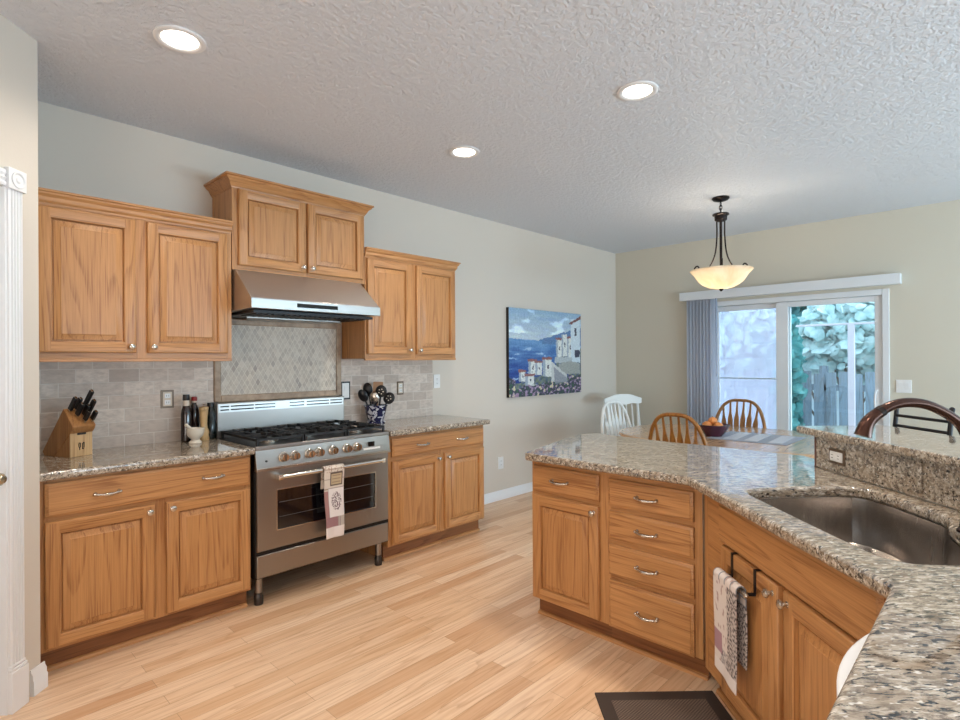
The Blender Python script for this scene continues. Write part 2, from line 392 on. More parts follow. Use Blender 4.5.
k = MB().lathe([(0, -.062), (.014, -.060), (.024, -.048), (.026, -.038), (.020, -.026), (.010, -.018), (.010, .0), (.026, .004), (.028, .01), (.028, .03)], (-.215, .02, .955), 20, ax='y'); k.build('door_knob', plain('brass_knob', 'c4b79c', .25, 1.0), dr)

# ------------------------------------------------------------------ cabinet builders (local: x right, y back, z up; frame front at y=0)
def frame_face(mb, x0, x1, z0, z1, rings, w=None):
    """concentric rings of (inset, y); strips alternate: left/right upright grain (0), top/bottom level grain (1)"""
    for (a, ya), (b, yb) in zip(rings[:-1], rings[1:]):
        A = [(x0 + a, ya, z0 + a), (x1 - a, ya, z0 + a), (x1 - a, ya, z1 - a), (x0 + a, ya, z1 - a)]
        B = [(x0 + b, yb, z0 + b), (x1 - b, yb, z0 + b), (x1 - b, yb, z1 - b), (x0 + b, yb, z1 - b)]
        if w and (a, b) == w:
            mb.add([(x0 + a, ya, z0 + a), (x0 + b, yb, z0 + a), (x0 + b, yb, z1 - a), (x0 + a, ya, z1 - a)], [(0, 1, 2, 3)], 0)
            mb.add([(x1 - b, yb, z0 + a), (x1 - a, ya, z0 + a), (x1 - a, ya, z1 - a), (x1 - b, yb, z1 - a)], [(0, 1, 2, 3)], 0)
            mb.add([(x0 + b, ya, z0 + a), (x1 - b, ya, z0 + a), (x1 - b, yb, z0 + b), (x0 + b, yb, z0 + b)], [(0, 1, 2, 3)], 1)
            mb.add([(x0 + b, ya, z1 - b), (x1 - b, ya, z1 - b), (x1 - b, yb, z1 - a), (x0 + b, yb, z1 - a)], [(0, 1, 2, 3)], 1)
        else:
            for i, mi in ((0, 1), (1, 0), (2, 1), (3, 0)):
                j = (i + 1) % 4
                mb.add([A[i], A[j], B[j], B[i]], [(0, 1, 2, 3)], mi)
def knob(par, x, y, z):
    MB().lathe([(0, -.030), (.009, -.029), (.0145, -.025), (.0155, -.020), (.011, -.014), (.006, -.010), (.006, -.003), (.010, 0)], (x, y, z), 16, ax='y').build('knob', NICKEL, par)
def pull(par, x, y, z, hw=.05):
    q = MB(); pts = []; rs = []
    for i in range(17):
        t = -1 + i / 8; pts.append((x + t * hw, y - .030 + .016 * t * t, z - .004 * (1 - t * t))); rs.append(.0045 + .0045 * math.exp(-(t * 2.2) ** 2) + .003 * math.exp(-((abs(t) - .75) * 9) ** 2))
    q.tube(pts, rs, 10)
    for s_ in (-1, 1): q.lathe([(.004, -.022), (.0045, -.008), (.009, -.003), (.010, 0)], (x + s_ * hw * .96, y, z), 12, ax='y'); q.ball((x + s_ * hw * 1.04, y - .015, z), .0075, 10)
    q.build('pull_handle', NICKEL, par)
FW = .056
def door(par, x0, x1, z0, z1, kn=None, th=.0225):
    d = MB(); frame_face(d, x0, x1, z0, z1, [(0, -.002), (0, -th + .007), (.003, -th + .002), (.007, -th), (FW - .004, -th), (FW, -th + .003), (FW + .003, -th + .0185)], (.007, FW - .004))
    d.box(x0 + .002, x1 - .002, -th + .0187, -.001, z0 + .002, z1 - .002, 0)
    o = d.build('door', [OAKV, OAKH], par)
    p = MB(); i = FW + .003
    rg = [(i, -th + .0183), (i + .0045, -th + .0183), (i + .006, -th + .012), (i + .031, -th + .0045), (i + .034, -th + .001)]
    frame_face(p, x0, x1, z0, z1, rg)
    e = rg[-1]; p.add([(x0 + e[0], e[1], z0 + e[0]), (x1 - e[0], e[1], z0 + e[0]), (x1 - e[0], e[1], z1 - e[0]), (x0 + e[0], e[1], z1 - e[0])], [(0, 1, 2, 3)], 0)
    p.build('raised_panel', [OAKV, OAKV], o)
    if kn:
        knob(o, x1 - .026 if 'R' in kn else x0 + .026, -th, z1 - .032 if 'T' in kn else z0 + .032)
    return o
def drawer(par, x0, x1, z0, z1, pulls=(), name='drawer', th=.0225):
    d = MB(); rg = [(0, -.002), (0, -th + .009), (.004, -th + .006), (.010, -th + .004), (.013, -th)]
    frame_face(d, x0, x1, z0, z1, rg); e = .013
    d.add([(x0 + e, -th, z0 + e), (x1 - e, -th, z0 + e), (x1 - e, -th, z1 - e), (x0 + e, -th, z1 - e)], [(0, 1, 2, 3)], 1)
    d.add([(x0, -.002, z0), (x1, -.002, z0), (x1, -.002, z1), (x0, -.002, z1)], [(0, 1, 2, 3)], 1)
    o = d.build(name, [OAKH, OAKH], par)
    for x in pulls: pull(o, x, -th, (z0 + z1) / 2)
    return o
def faceframe(par, w, z0, z1, mid=None):
    m = MB().box(.0005, w - .0005, .0004, .02, z0, z1 - .001, 1)
    for a, b in [(0, .034), (w - .034, w)] + ([mid] if mid else []): m.box(a, b, 0, .0195, z0 - .0003, z1 - .0008, 0)
    m.build('face_frame', [OAKV, OAKH], par)
def base_cabinet(label, loc, rz, w, ztop=.882, depth=.60, toe=.11, low=None, mid=None):
    t = thing('base_cabinet', label, 'cabinet', loc, rz)
    faceframe(t, w, toe, ztop, mid)
    MB().box(0, w, .02, depth, toe, low or ztop).box(.02, w - .02, .09, depth, .0, toe).build('carcass', OAKV, t)
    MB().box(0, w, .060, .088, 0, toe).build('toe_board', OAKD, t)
    MB().prism([(.060, 0), (.044, 0), (.045, .010), (.050, .017), (.060, .020)], 0, w, 'x').build('shoe_moulding', OAKH, t)
    return t
CZ0, CZ1 = .885, .925                        # worktop along the range wall
# base cabinet left of the range
t = base_cabinet('oak base cabinet left of the range under the knife block counter', (.378, 3.11, 0), 0, .947, CZ0, .588, mid=(.45, .52))
drawer(t, .020, .938, .715, .868, (.255, .735))
door(t, .020, .458, .125, .694, 'TR'); door(t, .510, .938, .125, .694, 'TL')
o = tag(slab('countertop', [[(.376, 3.062), (1.333, 3.062), (1.333, 3.698), (.376, 3.698)]], CZ0, CZ1, GRAN), 'speckled granite countertop left of the range holding knife block and bottles', 'countertop')
# base cabinet right of the range
t = base_cabinet('oak base cabinet right of the range below the utensil crock', (2.283, 3.11, 0), 0, .967, CZ0, .588, mid=(.47, .53))
drawer(t, .030, .955, .735, .865, (.30, .70))
door(t, .030, .478, .125, .705, 'TR'); door(t, .525, .955, .125, .705, 'TL')
tag(slab('countertop', [[(2.278, 3.062), (3.285, 3.062), (3.285, 3.698), (2.278, 3.698)]], CZ0, CZ1, GRAN), 'short speckled granite countertop right of the range under the utensil crock', 'countertop')

# wall cabinets
def crown(par, w, zt, zb, proj, yb, lside, rside, d):
    """mitred crown: profile swept along left side, front, right side"""
    H = zt - zb
    prof = [(0, 0), (.004, 0), (.006, H * .12), (.010, H * .16), (.016, H * .30), (proj * .45, H * .52), (proj * .72, H * .66), (proj * .80, H * .72), (proj * .80, H * .80), (proj, H * .86), (proj, H), (0, H)]
    m = MB(); rows = []
    for a, b in prof:
        row = []
        if lside: row.append((-a, yb, zb + b))
        row.append((-a if lside else 0, -a, zb + b)); row.append((w + a if rside else w, -a, zb + b))
        if rside: row.append((w + a, yb, zb + b))
        rows.append(row)
    n = len(rows[0]); vs = [p for r_ in rows for p in r_]
    fs = [(i * n + j, i * n + j + 1, ((i + 1) % len(rows)) * n + j + 1, ((i + 1) % len(rows)) * n + j) for i in range(len(rows)) for j in range(n - 1)]
    fs += [tuple(i * n for i in range(len(rows))), tuple(i * n + n - 1 for i in range(len(rows)))]
    m.add(vs, fs); m.build('crown_moulding', OAKH, par)
def wall_cabinet(label, x, w, z0, z1, zc, proj, ls, rs, mid, d=.315):
    t = thing('wall_cabinet', label, 'cabinet', (x, 3.385, 0))
    faceframe(t, w, z0, z1, mid); MB().box(0, w, .02, d - .001, z0 + .004, z1).build('carcass', OAKV, t)
    crown(t, w, zc, z1 - .028, proj, d - .002, ls, rs, d)
    return t
t = wall_cabinet('oak wall cabinet with two doors left of the range hood', .376, .957, 1.425, 2.215, 2.258, .035, 0, 0, (.44, .51))
MB().box(0, .957, -.006, .012, 1.415, 1.432).build('light_rail', OAKH, t, bevel=.002)
door(t, .032, .450, 1.462, 2.178, 'BR'); door(t, .503, .930, 1.462, 2.178, 'BL')
t = wall_cabinet('short oak wall cabinet mounted high above the range hood', 1.339, .948, 1.975, 2.50, 2.547, .053, 1, 1, (.47, .50))
door(t, .034, .477, 2.003, 2.470, 'BR'); door(t, .492, .930, 2.003, 2.470, 'BL')
t = wall_cabinet('oak wall cabinet with two narrow doors right of the range hood', 2.289, .911, 1.425, 2.205, 2.245, .035, 0, 1, (.42, .48))
MB().box(0, .911, -.006, .012, 1.415, 1.432).build('light_rail', OAKH, t, bevel=.002)
door(t, .014, .425, 1.462, 2.168, 'BR'); door(t, .475, .895, 1.462, 2.168, 'BL')

# backsplashes
tag(MB().box(.376, 1.336, 3.688, 3.699, CZ1, 1.424).build('brick_backsplash', BRICK), 'grey brick tile backsplash behind knife block, left of the range', 'backsplash')
tag(MB().box(2.276, 3.205, 3.688, 3.699, CZ1, 1.424).build('brick_backsplash', BRICK), 'grey brick tile backsplash behind utensil crock, right of the range', 'backsplash')
t = thing('mosaic_panel', 'framed diamond mosaic tile panel between range and hood', 'tile panel', (1.338, 3.699, 0))
MB().box(.04, .894, -.014, 0, 1.19, 1.66).build('tile_field', DIAM, t)
m = MB(); prf = lambda s: None
W_, Z0, Z1, fw = .934, 1.15, 1.698, .042
for a, b in (((0, fw), (Z0, Z1)), ((W_ - fw, W_), (Z0, Z1)), ((fw, W_ - fw), (Z0, Z0 + fw)), ((fw, W_ - fw), (Z1 - fw, Z1))): m.box(a[0], a[1], -.024, 0, b[0], b[1])
m.build('stone_frame', STONE, t, bevel=.006)

# range hood
hx0, hx1 = 1.345, 2.238
t = thing('range_hood', 'stainless steel under-cabinet range hood above the range', 'range hood', (hx0, 3.699, 0)); W_ = hx1 - hx0
m = MB().prism([(0, 1.974), (-.34, 1.972), (-.565, 1.785), (-.565, 1.725), (0, 1.715)], 0, W_, 'x'); m.build('canopy', steel('hood_steel', 'c9c5c2', .42), t, bevel=.003)
MB().box(-.003, W_ + .003, -.575, -.560, 1.722, 1.782).build('front_lip', steel('bright_steel', 'b2b0ae', .33), t, bevel=.003)
MB().box(.28, .56, -.578, -.574, 1.742, 1.766).build('control_strip', GLOSSBLK, t)
m = MB().box(.03, W_ - .03, -.53, -.05, 1.700, 1.716)
for i in range(22): m.box(.06 + i * .0355, .078 + i * .0355, -.50, -.28, 1.694, 1.701)
m.build('baffle_filter', BLACKM, t)
MB().prism([(.10, -.26), (W_ - .12, -.26), (W_ - .2, -.08), (.18, -.08)], 1.684, 1.701, 'z').build('grease_cup', STEEL, t, bevel=.004)

# ------------------------------------------------------------------ range
rx0 = 1.338; RW = .930
t = thing('range_cooker', 'stainless steel range cooker with black grates and seven knobs', 'stove', (rx0, 3.085, 0))
m = MB().box(0, RW, .03, .585, .165, .905); m.build('body', plain('dark_steel_side', '4a4644', .35, .9), t)
m = MB().box(0, RW, .0, .03, .165, .905).build('front_frame', plain('range_frame', '2b2928', .4, .6), t)
bp_ = MB().box(.008, RW - .008, -.010, .01, .170, .298).build('storage_drawer', STEEL, t, bevel=.004)
od = MB()
frame_face(od, .008, RW - .008, .322, .784, [(0, .01), (0, -.012), (.003, -.016)])
wx0, wx1, wz0, wz1 = .122, .818, .425, .664
X0, X1, A0, A1 = .011, RW - .011, .325, .781
for a in ((X0, wx0, A0, A1), (wx1, X1, A0, A1), (wx0, wx1, A0, wz0), (wx0, wx1, wz1, A1)): od.add([(a[0], -.016, a[2]), (a[1], -.016, a[2]), (a[1], -.016, a[3]), (a[0], -.016, a[3])], [(0, 1, 2, 3)])
od = od.build('oven_door', STEEL, t)
gw = MB(); frame_face(gw, wx0, wx1, wz0, wz1, [(0, -.016), (.0, -.019), (.004, -.019), (.006, -.008)]); gw.build('window_trim', CHROME, od)
MB().box(wx0 + .004, wx1 - .004, -.009, -.004, wz0 + .004, wz1 - .004).build('oven_window', OVGLASS, od)
m = MB()
for z in (.50, .585): m.tube([(wx0 + .02, -.0092, z), (wx1 - .02, -.0092, z)], .0012, 6)
m.build('rack_line', plain('dim_rack', '6e6a68', .4, .6), od)
m = MB().tube([(.115, -.062, .742), (.855, -.062, .742)], .013, 14)
for x in (.125, .845): m.box(x - .014, x + .014, -.074, -.014, .727, .757)
m.build('door_handle', CHROME, od, bevel=.002)
cp = MB().prism([(.03, .905), (-.012, .905), (-.030, .795), (.03, .795)], .0, RW, 'x').build('control_panel', STEEL, t, bevel=.003)
m = MB().box(.0, RW, -.034, .0, .784, .800).build('panel_rail', steel('rail_steel', 'b5aea6', .28), t, bevel=.002)
for kx in (.162, .232, .328, .394, .490, .590, .664):
    kb = MB().lathe([(.030, 0), (.030, -.006), (.026, -.010), (.0245, -.010), (.023, -.034), (.020, -.038), (0, -.038)], (kx, -.020, .850), 22, ax='y')
    kb = kb.build('control_knob', CHROME, cp)
    MB().box(kx - .004, kx + .004, -.064, -.056, .832, .868).build('knob_grip', BROWNPL, kb, bevel=.002)
MB().box(.755, .800, -.030, -.012, .842, .872).build('clock_display', GLOSSBLK, cp)
MB().box(.715, .845, -.030, -.015, .822, .834).build('button_strip', WHITEPL, cp)
MB().lathe([(0, -.028), (.006, -.027), (.007, -.02), (.007, 0)], (.060, 0, .838), 12, ax='y').build('pilot_button', BLKPL, cp)
m = MB().box(0, RW, -.012, .545, .905, .922); m.build('cooktop', BLKPL, t, bevel=.004)
MB().box(0, RW, -.016, .006, .903, .926).build('front_trim', STEEL, t, bevel=.004)
for bx, by, br_ in ((.16, .16, .045), (.16, .40, .035), (.465, .28, .06), (.77, .16, .04), (.77, .40, .045)):
    b = MB().lathe([(br_ * 1.25, .922), (br_ * 1.25, .929), (br_, .932), (br_, .94)], (bx, by, 0), 20).build('burner', NICKEL, t)
    MB().lathe([(br_ * .92, .940), (br_ * .95, .948), (br_ * .7, .951), (0, .951)], (bx, by, 0), 20).build('burner_cap', IRON, b)
for gi in range(3):
    gx0 = .018 + gi * .300; gx1 = gx0 + .294; m = MB(); gz = .966
    for x in (gx0, gx1 - .012): m.box(x, x + .012, .01, .535, gz - .014, gz)
    for y in (.01, .523, .266): m.box(gx0, gx1, y, y + .012, gz - .014, gz)
    for k in range(1, 4): x = gx0 + (gx1 - gx0) * k / 4; m.box(x - .005, x + .005, .02, .12, gz - .012, gz + .008); m.box(x - .005, x + .005, .20, .34, gz - .012, gz + .006); m.box(x - .005, x + .005, .42, .53, gz - .012, gz + .008)
    for y in (.09, .18, .35, .44):
        m.box(gx0 + .01, gx0 + .10, y - .005, y + .005, gz - .012, gz + .008); m.box(gx1 - .10, gx1 - .01, y - .005, y + .005, gz - .012, gz + .008)
    for x in (gx0, gx1 - .014):
        for y in (.01, .52): m.box(x, x + .014, y, y + .014, .922, gz)
    m.build('grate', IRON, t, bevel=.002)
bk = MB().box(0, RW, .548, .592, .905, 1.146).build('backguard', STEEL, t, bevel=.005)
vz = [(1.118, 1.126), (1.096, 1.104)]
for z0, z1 in vz:
    for a, b in ((.02, .075), (.085, .235), (.245, .385), (.49, .60), (.62, .80), (.81, .91)): MB().box(a, b, .5465, .55, z0, z1).build('vent_slot', GLOSSBLK, bk)
MB().box(.008, RW - .008, .5472, .55, 1.084, 1.136).build('vent_band', steel('vent_band_steel', 'bdbbb8', .32), bk)
for x, y in ((.045, .055), (RW - .045, .055), (.045, .53), (RW - .045, .53)):
    l = MB().lathe([(.022, .07), (.022, .166)], (x, y, 0), 18).build('leg', STEEL, t)
    MB().lathe([(.024, 0), (.026, .004), (.026, .05), (.022, .056), (.022, .071)], (x, y, 0), 18).build('foot', plain('dark_foot', '4b4745', .3, .8), l)

# printed towels
def towel_fn(s, h):
    """s 0..1 across, h 0..1 down: patchwork kitchen print"""
    base = (.84, .80, .76)
    if .16 < h < .34 and .30 < s < .92:
        c = (.74, .66, .54)
        if s < .35 or s > .87 or h < .185 or h > .325: c = (.38, .33, .30)
        elif int(h * 120) % 5 == 0 and .4 < s < .82: c = (.50, .42, .36)
        return c
    if .36 < h < .74 and s > .18:
        c = (.90, .88, .88); x, y = (s - .60) / .26, (h - .54) / .12
        if x * x + y * y < 1 and mnoise.noise(Vector((s * 22, h * 60, 3))) > .02: c = (.42, .34, .38)
        if s < .21 or h < .37: c = (.55, .5, .5)
        return c
    if .74 < h < .86: return (.60, .45, .47) if s < .66 else ((.80, .76, .72) if int(s * 40) % 3 else (.45, .42, .45))
    if h > .86: return (.90, .86, .85)
    if .40 < h < .74: return (.66, .50, .50)
    if h < .16 and mnoise.noise(Vector((s * 16, h * 60, 1))) > .25: return (.62, .52, .44)
    if int(h * 90) % 11 == 0: return (.62, .55, .5)
    return base
# towel over the oven handle: goes up behind the bar, over it, and down in front
def hang_towel(name, label, loc, rz, width, drop, back, r, z, ybar, fn, wav=.003, skew=0.0):
    L = drop + pi * r + back
    def pos(s, q):
        d = q * L; x = (s - .5) * width
        if d < back: y, zz = ybar + r, z - back + d
        elif d < back + pi * r:
            a = (d - back) / r; y, zz = ybar + r * cos(a), z + r * sin(a)
        else: y, zz = ybar - r, z - (d - back - pi * r)
        k = max(0, (d - back - pi * r)) / drop
        return (x * (1 - .12 * k) + .004 * sin(q * 9), y - wav * k * (1 + sin(s * 9 + 1)), zz - skew * k * (1 - s))
    m = MB().grid(pos, 56, 150)
    o = m.build(name, CLOTH, loc=loc, rz=rz); me = o.data
    a = me.color_attributes.new('print', 'FLOAT_COLOR', 'POINT'); nu = 57
    for i in range(len(me.vertices)):
        s, q = (i % nu) / 56, (i // nu) / 150
        h = abs(q * L - back) / (drop + pi * r)
        a.data[i].color = lin(fn(s, max(0, min(1, h))))
    d = o.modifiers.new('solid', 'SOLIDIFY'); d.thickness = .004; d.offset = 1
    return tag(o, label, 'towel')
hang_towel('dish_towel', 'printed cream dish towel hanging over the oven door handle', (rx0 + .462, 3.085, 0), 0, .140, .42, .12, .020, .742, -.062, towel_fn)

# ------------------------------------------------------------------ peninsula
PZ0, PZ1 = .874, .914
XP = 2.362
t = base_cabinet('oak peninsula cabinet with one drawer over one door at free end', (XP, 1.886, 0), radians(-90), .455, PZ0, .58)
drawer(t, .012, .428, .705, .838, (.20,)); door(t, .012, .428, .118, .682, 'TR')
t = base_cabinet('oak cabinet with a stack of four drawers in the peninsula', (XP, 1.431, 0), radians(-90), .480, PZ0, .58)
for z0, z1 in ((.700, .832), (.540, .677), (.366, .514), (.112, .341)): drawer(t, .028, .446, z0, z1, (.232,))
SV = .985
L0 = 2.292                                    # u of the sink cabinet's left edge
t = base_cabinet('angled oak sink cabinet with false drawer front and two doors', uv(L0, SV), radians(-135), 1.085, PZ0, .52, low=.655, mid=(.576, .618))
drawer(t, .168, 1.02, .700, .851, (), 'false_front')
sd = door(t, .190, .582, .125, .690, 'TR'); door(t, .612, 1.00, .125, .690, 'TL')
# worktop with the sink cut out
sink = [(2.035, 1.04), (2.062, 1.09), (2.085, 1.25), (2.095, 1.40), (2.085, 1.47), (2.04, 1.505), (1.95, 1.515), (1.72, 1.50), (1.66, 1.475), (1.60, 1.42), (1.54, 1.39), (1.38, 1.38), (1.32, 1.355), (1.30, 1.30), (1.295, 1.15), (1.305, 1.07), (1.345, 1.03), (1.45, 1.022), (1.98, 1.022)]
outer = [(.30, .185), (1.478, .185), (2.262, .972), (2.262, 1.855), (2.292, 1.882), (2.80, 2.010), (3.05, 2.055), (3.16, 2.045), (3.20, 1.98), (3.165, 1.55), (3.165, .75)]
outer += [xy(2.50, 1.718), xy(2.484, 1.70), xy(2.484, 1.584), xy(.80, 1.584)]
outer += [(.30, -1.0)] if False else [(.30, xy(.80, 1.584)[1])]
tag(slab('countertop', [outer, [xy(*p) for p in sink][::-1]], PZ0, PZ1, GRAN), 'large speckled granite countertop of the peninsula with the sink cutout', 'countertop')
# sink bowl
def sp(in_, z):
    cu, cv = 1.70, 1.24
    return [tuple(uv(cu + (a - cu) * in_, cv + (b - cv) * in_, z)) for a, b in sink]
m = MB(); n = len(sink)
rows = [sp(1.035, PZ0 - .003), sp(1.015, PZ0 - .003), sp(1.0, .83), sp(.975, .70), sp(.90, .678), sp(.2, .672)]
vs = [p for r_ in rows for p in r_]
m.add(vs, [(i * n + j, i * n + (j + 1) % n, (i + 1) * n + (j + 1) % n, (i + 1) * n + j) for i in range(len(rows) - 1) for j in range(n)] + [tuple(range((len(rows) - 1) * n, len(rows) * n))])
sk = thing('kitchen_sink', 'stainless steel undermount sink set in the peninsula countertop', 'sink', uv(1.70, 1.24, 0))
o = m.build('basin', SINKST, sk); o.location = -uv(1.70, 1.24); o.modifiers.new('solid', 'SOLIDIFY').thickness = -.0015
MB().lathe([(.055, .6735), (.052, .678), (.042, .678), (.038, .674), (0, .674)], (0, 0, 0), 24).build('drain', CHROME, sk)
# dishwasher with a bowed white front under the near worktop
t = thing('dishwasher', 'white bow-fronted dishwasher below the near countertop edge', 'dishwasher', (.87, .1, 0))
arc = [(x_ / 20 * .60, .03 + .088 * sin(pi * x_ / 20) ** .8) for x_ in range(21)]
MB().prism([(0, -.45), (0, .03)] + arc[1:-1] + [(.60, .03), (.60, -.45)], .10, .70, 'z').build('door', WHITE, t)
MB().prism([(0, -.45), (0, .03)] + arc[1:-1] + [(.60, .03), (.60, -.45)], .706, .868, 'z').build('control_panel', WHITE, t, bevel=.004)
MB().box(.02, .58, -.45, .0, 0, .10).build('toe_kick', BLKPL, t)

# pony wall, granite splash and raised bar
pwall = MB().box(0, 1.75, .014, .135, 0, 1.058)
o = struct(pwall.build('wall_bar', WALLF, loc=uv(2.482, 1.585), rz=radians(-135), smooth=False))
o = MB().box(0, 1.75, 0, .0115, PZ1, 1.058).build('granite_backsplash', GRAN, loc=uv(2.482, 1.586), rz=radians(-135)); tag(o, 'upright speckled granite backsplash between sink and raised bar', 'backsplash')
o = struct(MB().box(-.012, -.0005, .0, .135, PZ1 + .0, 1.058).build('trim_1', plain('bar_end_trim', '6e4a3c', .4), loc=uv(2.482, 1.585), rz=radians(-135)))
tag(slab('raised_counter', [[xy(2.565, 1.545), xy(.75, 1.545), xy(.75, 1.965), xy(2.565, 1.965)]], 1.059, 1.092, GRAN, .010), 'raised granite counter slab on the low wall behind the sink', 'countertop')

def plate(name, label, loc, rz, w, h, body, kind, horiz=False, rim=None, zoff=0, sock=None):
    t = thing(name, label, 'outlet' if kind != 'switch' else 'switch', loc, rz)
    if rim: MB().box(-w / 2 - .012, w / 2 + .012, -.004, 0, -h / 2 - .012, h / 2 + .012).build('rim', rim, t, bevel=.002)
    MB().box(-w / 2, w / 2, -.0075, 0, -h / 2, h / 2).build('cover_plate', body, t, bevel=.002)
    if kind == 'outlet':
        for s_ in (-1, 1):
            c = (s_ * .02, 0) if horiz else (0, s_ * .02)
            q = MB().box(c[0] - .016, c[0] + .016, -.0098, -.007, c[1] - .014, c[1] + .014).build('socket', sock or WHITEPL, t, bevel=.002)
            m = MB()
            for k_ in (-1, 1):
                if horiz: m.box(c[0] - .006, c[0] + .006, -.0104, -.009, c[1] + k_ * .006 - .001, c[1] + k_ * .006 + .001)
                else: m.box(c[0] + k_ * .006 - .001, c[0] + k_ * .006 + .001, -.0104, -.009, c[1] - .005, c[1] + .006)
            m.build('slot', BROWNPL if sock else BLKPL, q)
    else:
        n = max(1, round(w / .05)) if kind == 'switch' else 1
        for i in range(n):
            x = (i - (n - 1) / 2) * .046
            MB().prism([(-.007, -.033), (-.014, .033), (-.007, .033)], x - .016, x + .016, 'x').build('rocker', WHITEPL, t)
    return t
plate('wall_outlet', 'outlet in a brown plate on the tile beside the dark bottles', (1.066, 3.688, 1.186), 0, .050, .086, CREAML, 'outlet', rim=BROWNPL)
plate('wall_switch', 'white switch with dark edge on tile between range and crock', (2.312, 3.688, 1.184), 0, .06, .115, WHITEPL, 'switch', rim=BLKPL)
plate('wall_outlet', 'brown plate outlet on the tile right of the utensil crock', (2.842, 3.688, 1.182), 0, .046, .088, CREAML, 'outlet', rim=BROWNPL)
plate('wall_outlet', 'white outlet on painted wall just past the tile edge', (3.262, 3.70, 1.226), 0, .075, .122, WHITEPL, 'outlet')
plate('wall_outlet', 'white outlet low on the wall above the baseboard', (4.118, 3.70, .372), 0, .078, .122, WHITEPL, 'outlet')
plate('wall_switch', 'white double light switch on the wall right of sliding door', (6.404, .695, 1.146), radians(-90), .115, .122, WHITEPL, 'switch')
plate('wall_outlet', 'outlet in dark frame on the granite splash behind sink', uv(2.338, 1.5855, .984), radians(-135), .078, .042, WHITEPL, 'outlet', True, BROWNPL)
plate('wall_outlet', 'stone coloured outlet plate on granite splash behind the faucet', uv(1.925, 1.5855, .990), radians(-135), .070, .110, GRAN, 'outlet', sock=GRAN)

# faucet
FU = 1.52
path = [(1.1035, 1.191), (1.1186, 1.2292), (1.1548, 1.2597), (1.1909, 1.2772), (1.2282, 1.2843), (1.2711, 1.2814), (1.3072, 1.2705), (1.3498, 1.2484), (1.3809, 1.2227), (1.3989, 1.1927), (1.4109, 1.1577), (1.4149, 1.1127), (1.4149, 1.0227)]
t = thing('faucet', 'oil rubbed bronze gooseneck faucet arching over the sink', 'faucet', uv(FU, 1.4149, PZ1))
org = uv(FU, 1.4149, PZ1); P3 = lambda v_, z_: uv(FU, v_, z_) - org
pts = smoothpath([P3(*p) for p in path], 6)
k0 = 12
m = MB().tube(pts[k0:], .0135, 16); m.build('spout', BRONZE, t)
head = pts[:k0 + 1]; rr = [.0235 - .0085 * (i / k0) ** .6 for i in range(k0 + 1)]; rr[0] = .0225
MB().tube(head, rr, 16).build('spray_head', BRONZE, t)
m = MB(); a, b = pts[k0 - 1], pts[k0 + 1]; m.tube([a, b], .0158, 16); m.build('joint_ring', DKBRONZE, t)
m = MB().lathe([(.034, 0), (.034, .006), (.028, .012), (.024, .05), (.020, .09)], (0, 0, 0), 20); m.build('base', BRONZE, t)
m = MB().tube([Vector((0, 0, .05)), Vector((.045, -.045, .065)), Vector((.085, -.085, .10))], [.011, .008, .007], 10); m.build('lever', BRONZE, t)

# towel bar over the sink door, with its towel
loc0 = uv(L0, SV)
t = thing('towel_bar', 'over-door nickel towel bar on the left sink cabinet door', 'towel rack', loc0, radians(-135))
m = MB().tube([(.245, -.062, .612), (.470, -.062, .612)], .006, 10); m.ball((.245, -.062, .612), .009, 10); m.ball((.470, -.062, .612), .009, 10)
m.build('bar', NICKEL, t)
for x in (.290, .452):
    MB().box(x - .008, x + .008, -.0245, -.0225, .612, .692).box(x - .008, x + .008, -.0245, -.0005, .6905, .6925).box(x - .008, x + .008, -.064, -.0235, .606, .612).build('strap', BLACKM, t)
def towel2(s, h):
    c = (.86, .82, .80)
    if h < .14 and (int(h * 120) % 8 == 0 or int(s * 36) % 9 == 0): return (.50, .52, .55)
    if s > .62 and .14 < h < .88: return (.36, .33, .34) if mnoise.noise(Vector((s * 22, h * 50, 0))) > .05 else (.76, .72, .70)
    if .62 < h < .80 and s < .35: return (.66, .52, .56)
    if h > .88: return (.88, .85, .84)
    if .75 < h < .88 and s > .3: return (.45, .42, .44) if mnoise.noise(Vector((s * 26, h * 70, 5))) > .1 else (.80, .77, .76)
    if mnoise.noise(Vector((s * 12, h * 20, 2))) > .35: return (.70, .60, .58)
    return c
hang_towel('hand_towel', 'printed pale hand towel folded over the sink door bar', tuple(Vector(loc0) + uv(0, 0, 0) + Matrix.Rotation(radians(-135), 3, 'Z') @ Vector((.350, 0, 0))), radians(-135), .175, .36, .27, .014, .612, -.062, towel2, .002, -.02)

# ------------------------------------------------------------------ floor mat
t = thing('floor_mat', 'dark brown bordered mat on the floor before the sink', 'mat', (1.975, 1.245, 0), radians(-135))
MB().box(0, .92, 0, .50, .0, .009).build('border', MAT_B, t, bevel=.003)
MB().box(.06, .86, .055, .445, .009, .0105).build('woven_centre', MAT_F, t)
# mat lies with its long side along the sink cabinet
t.location = (1.985, 1.258, 0)

# ------------------------------------------------------------------ worktop objects
def ray_x(px, y):                              # x of the vertical ray through column px at depth plane y
    d = (_f * 545.5 + _r * (px - 480)); return d.x * y / d.y
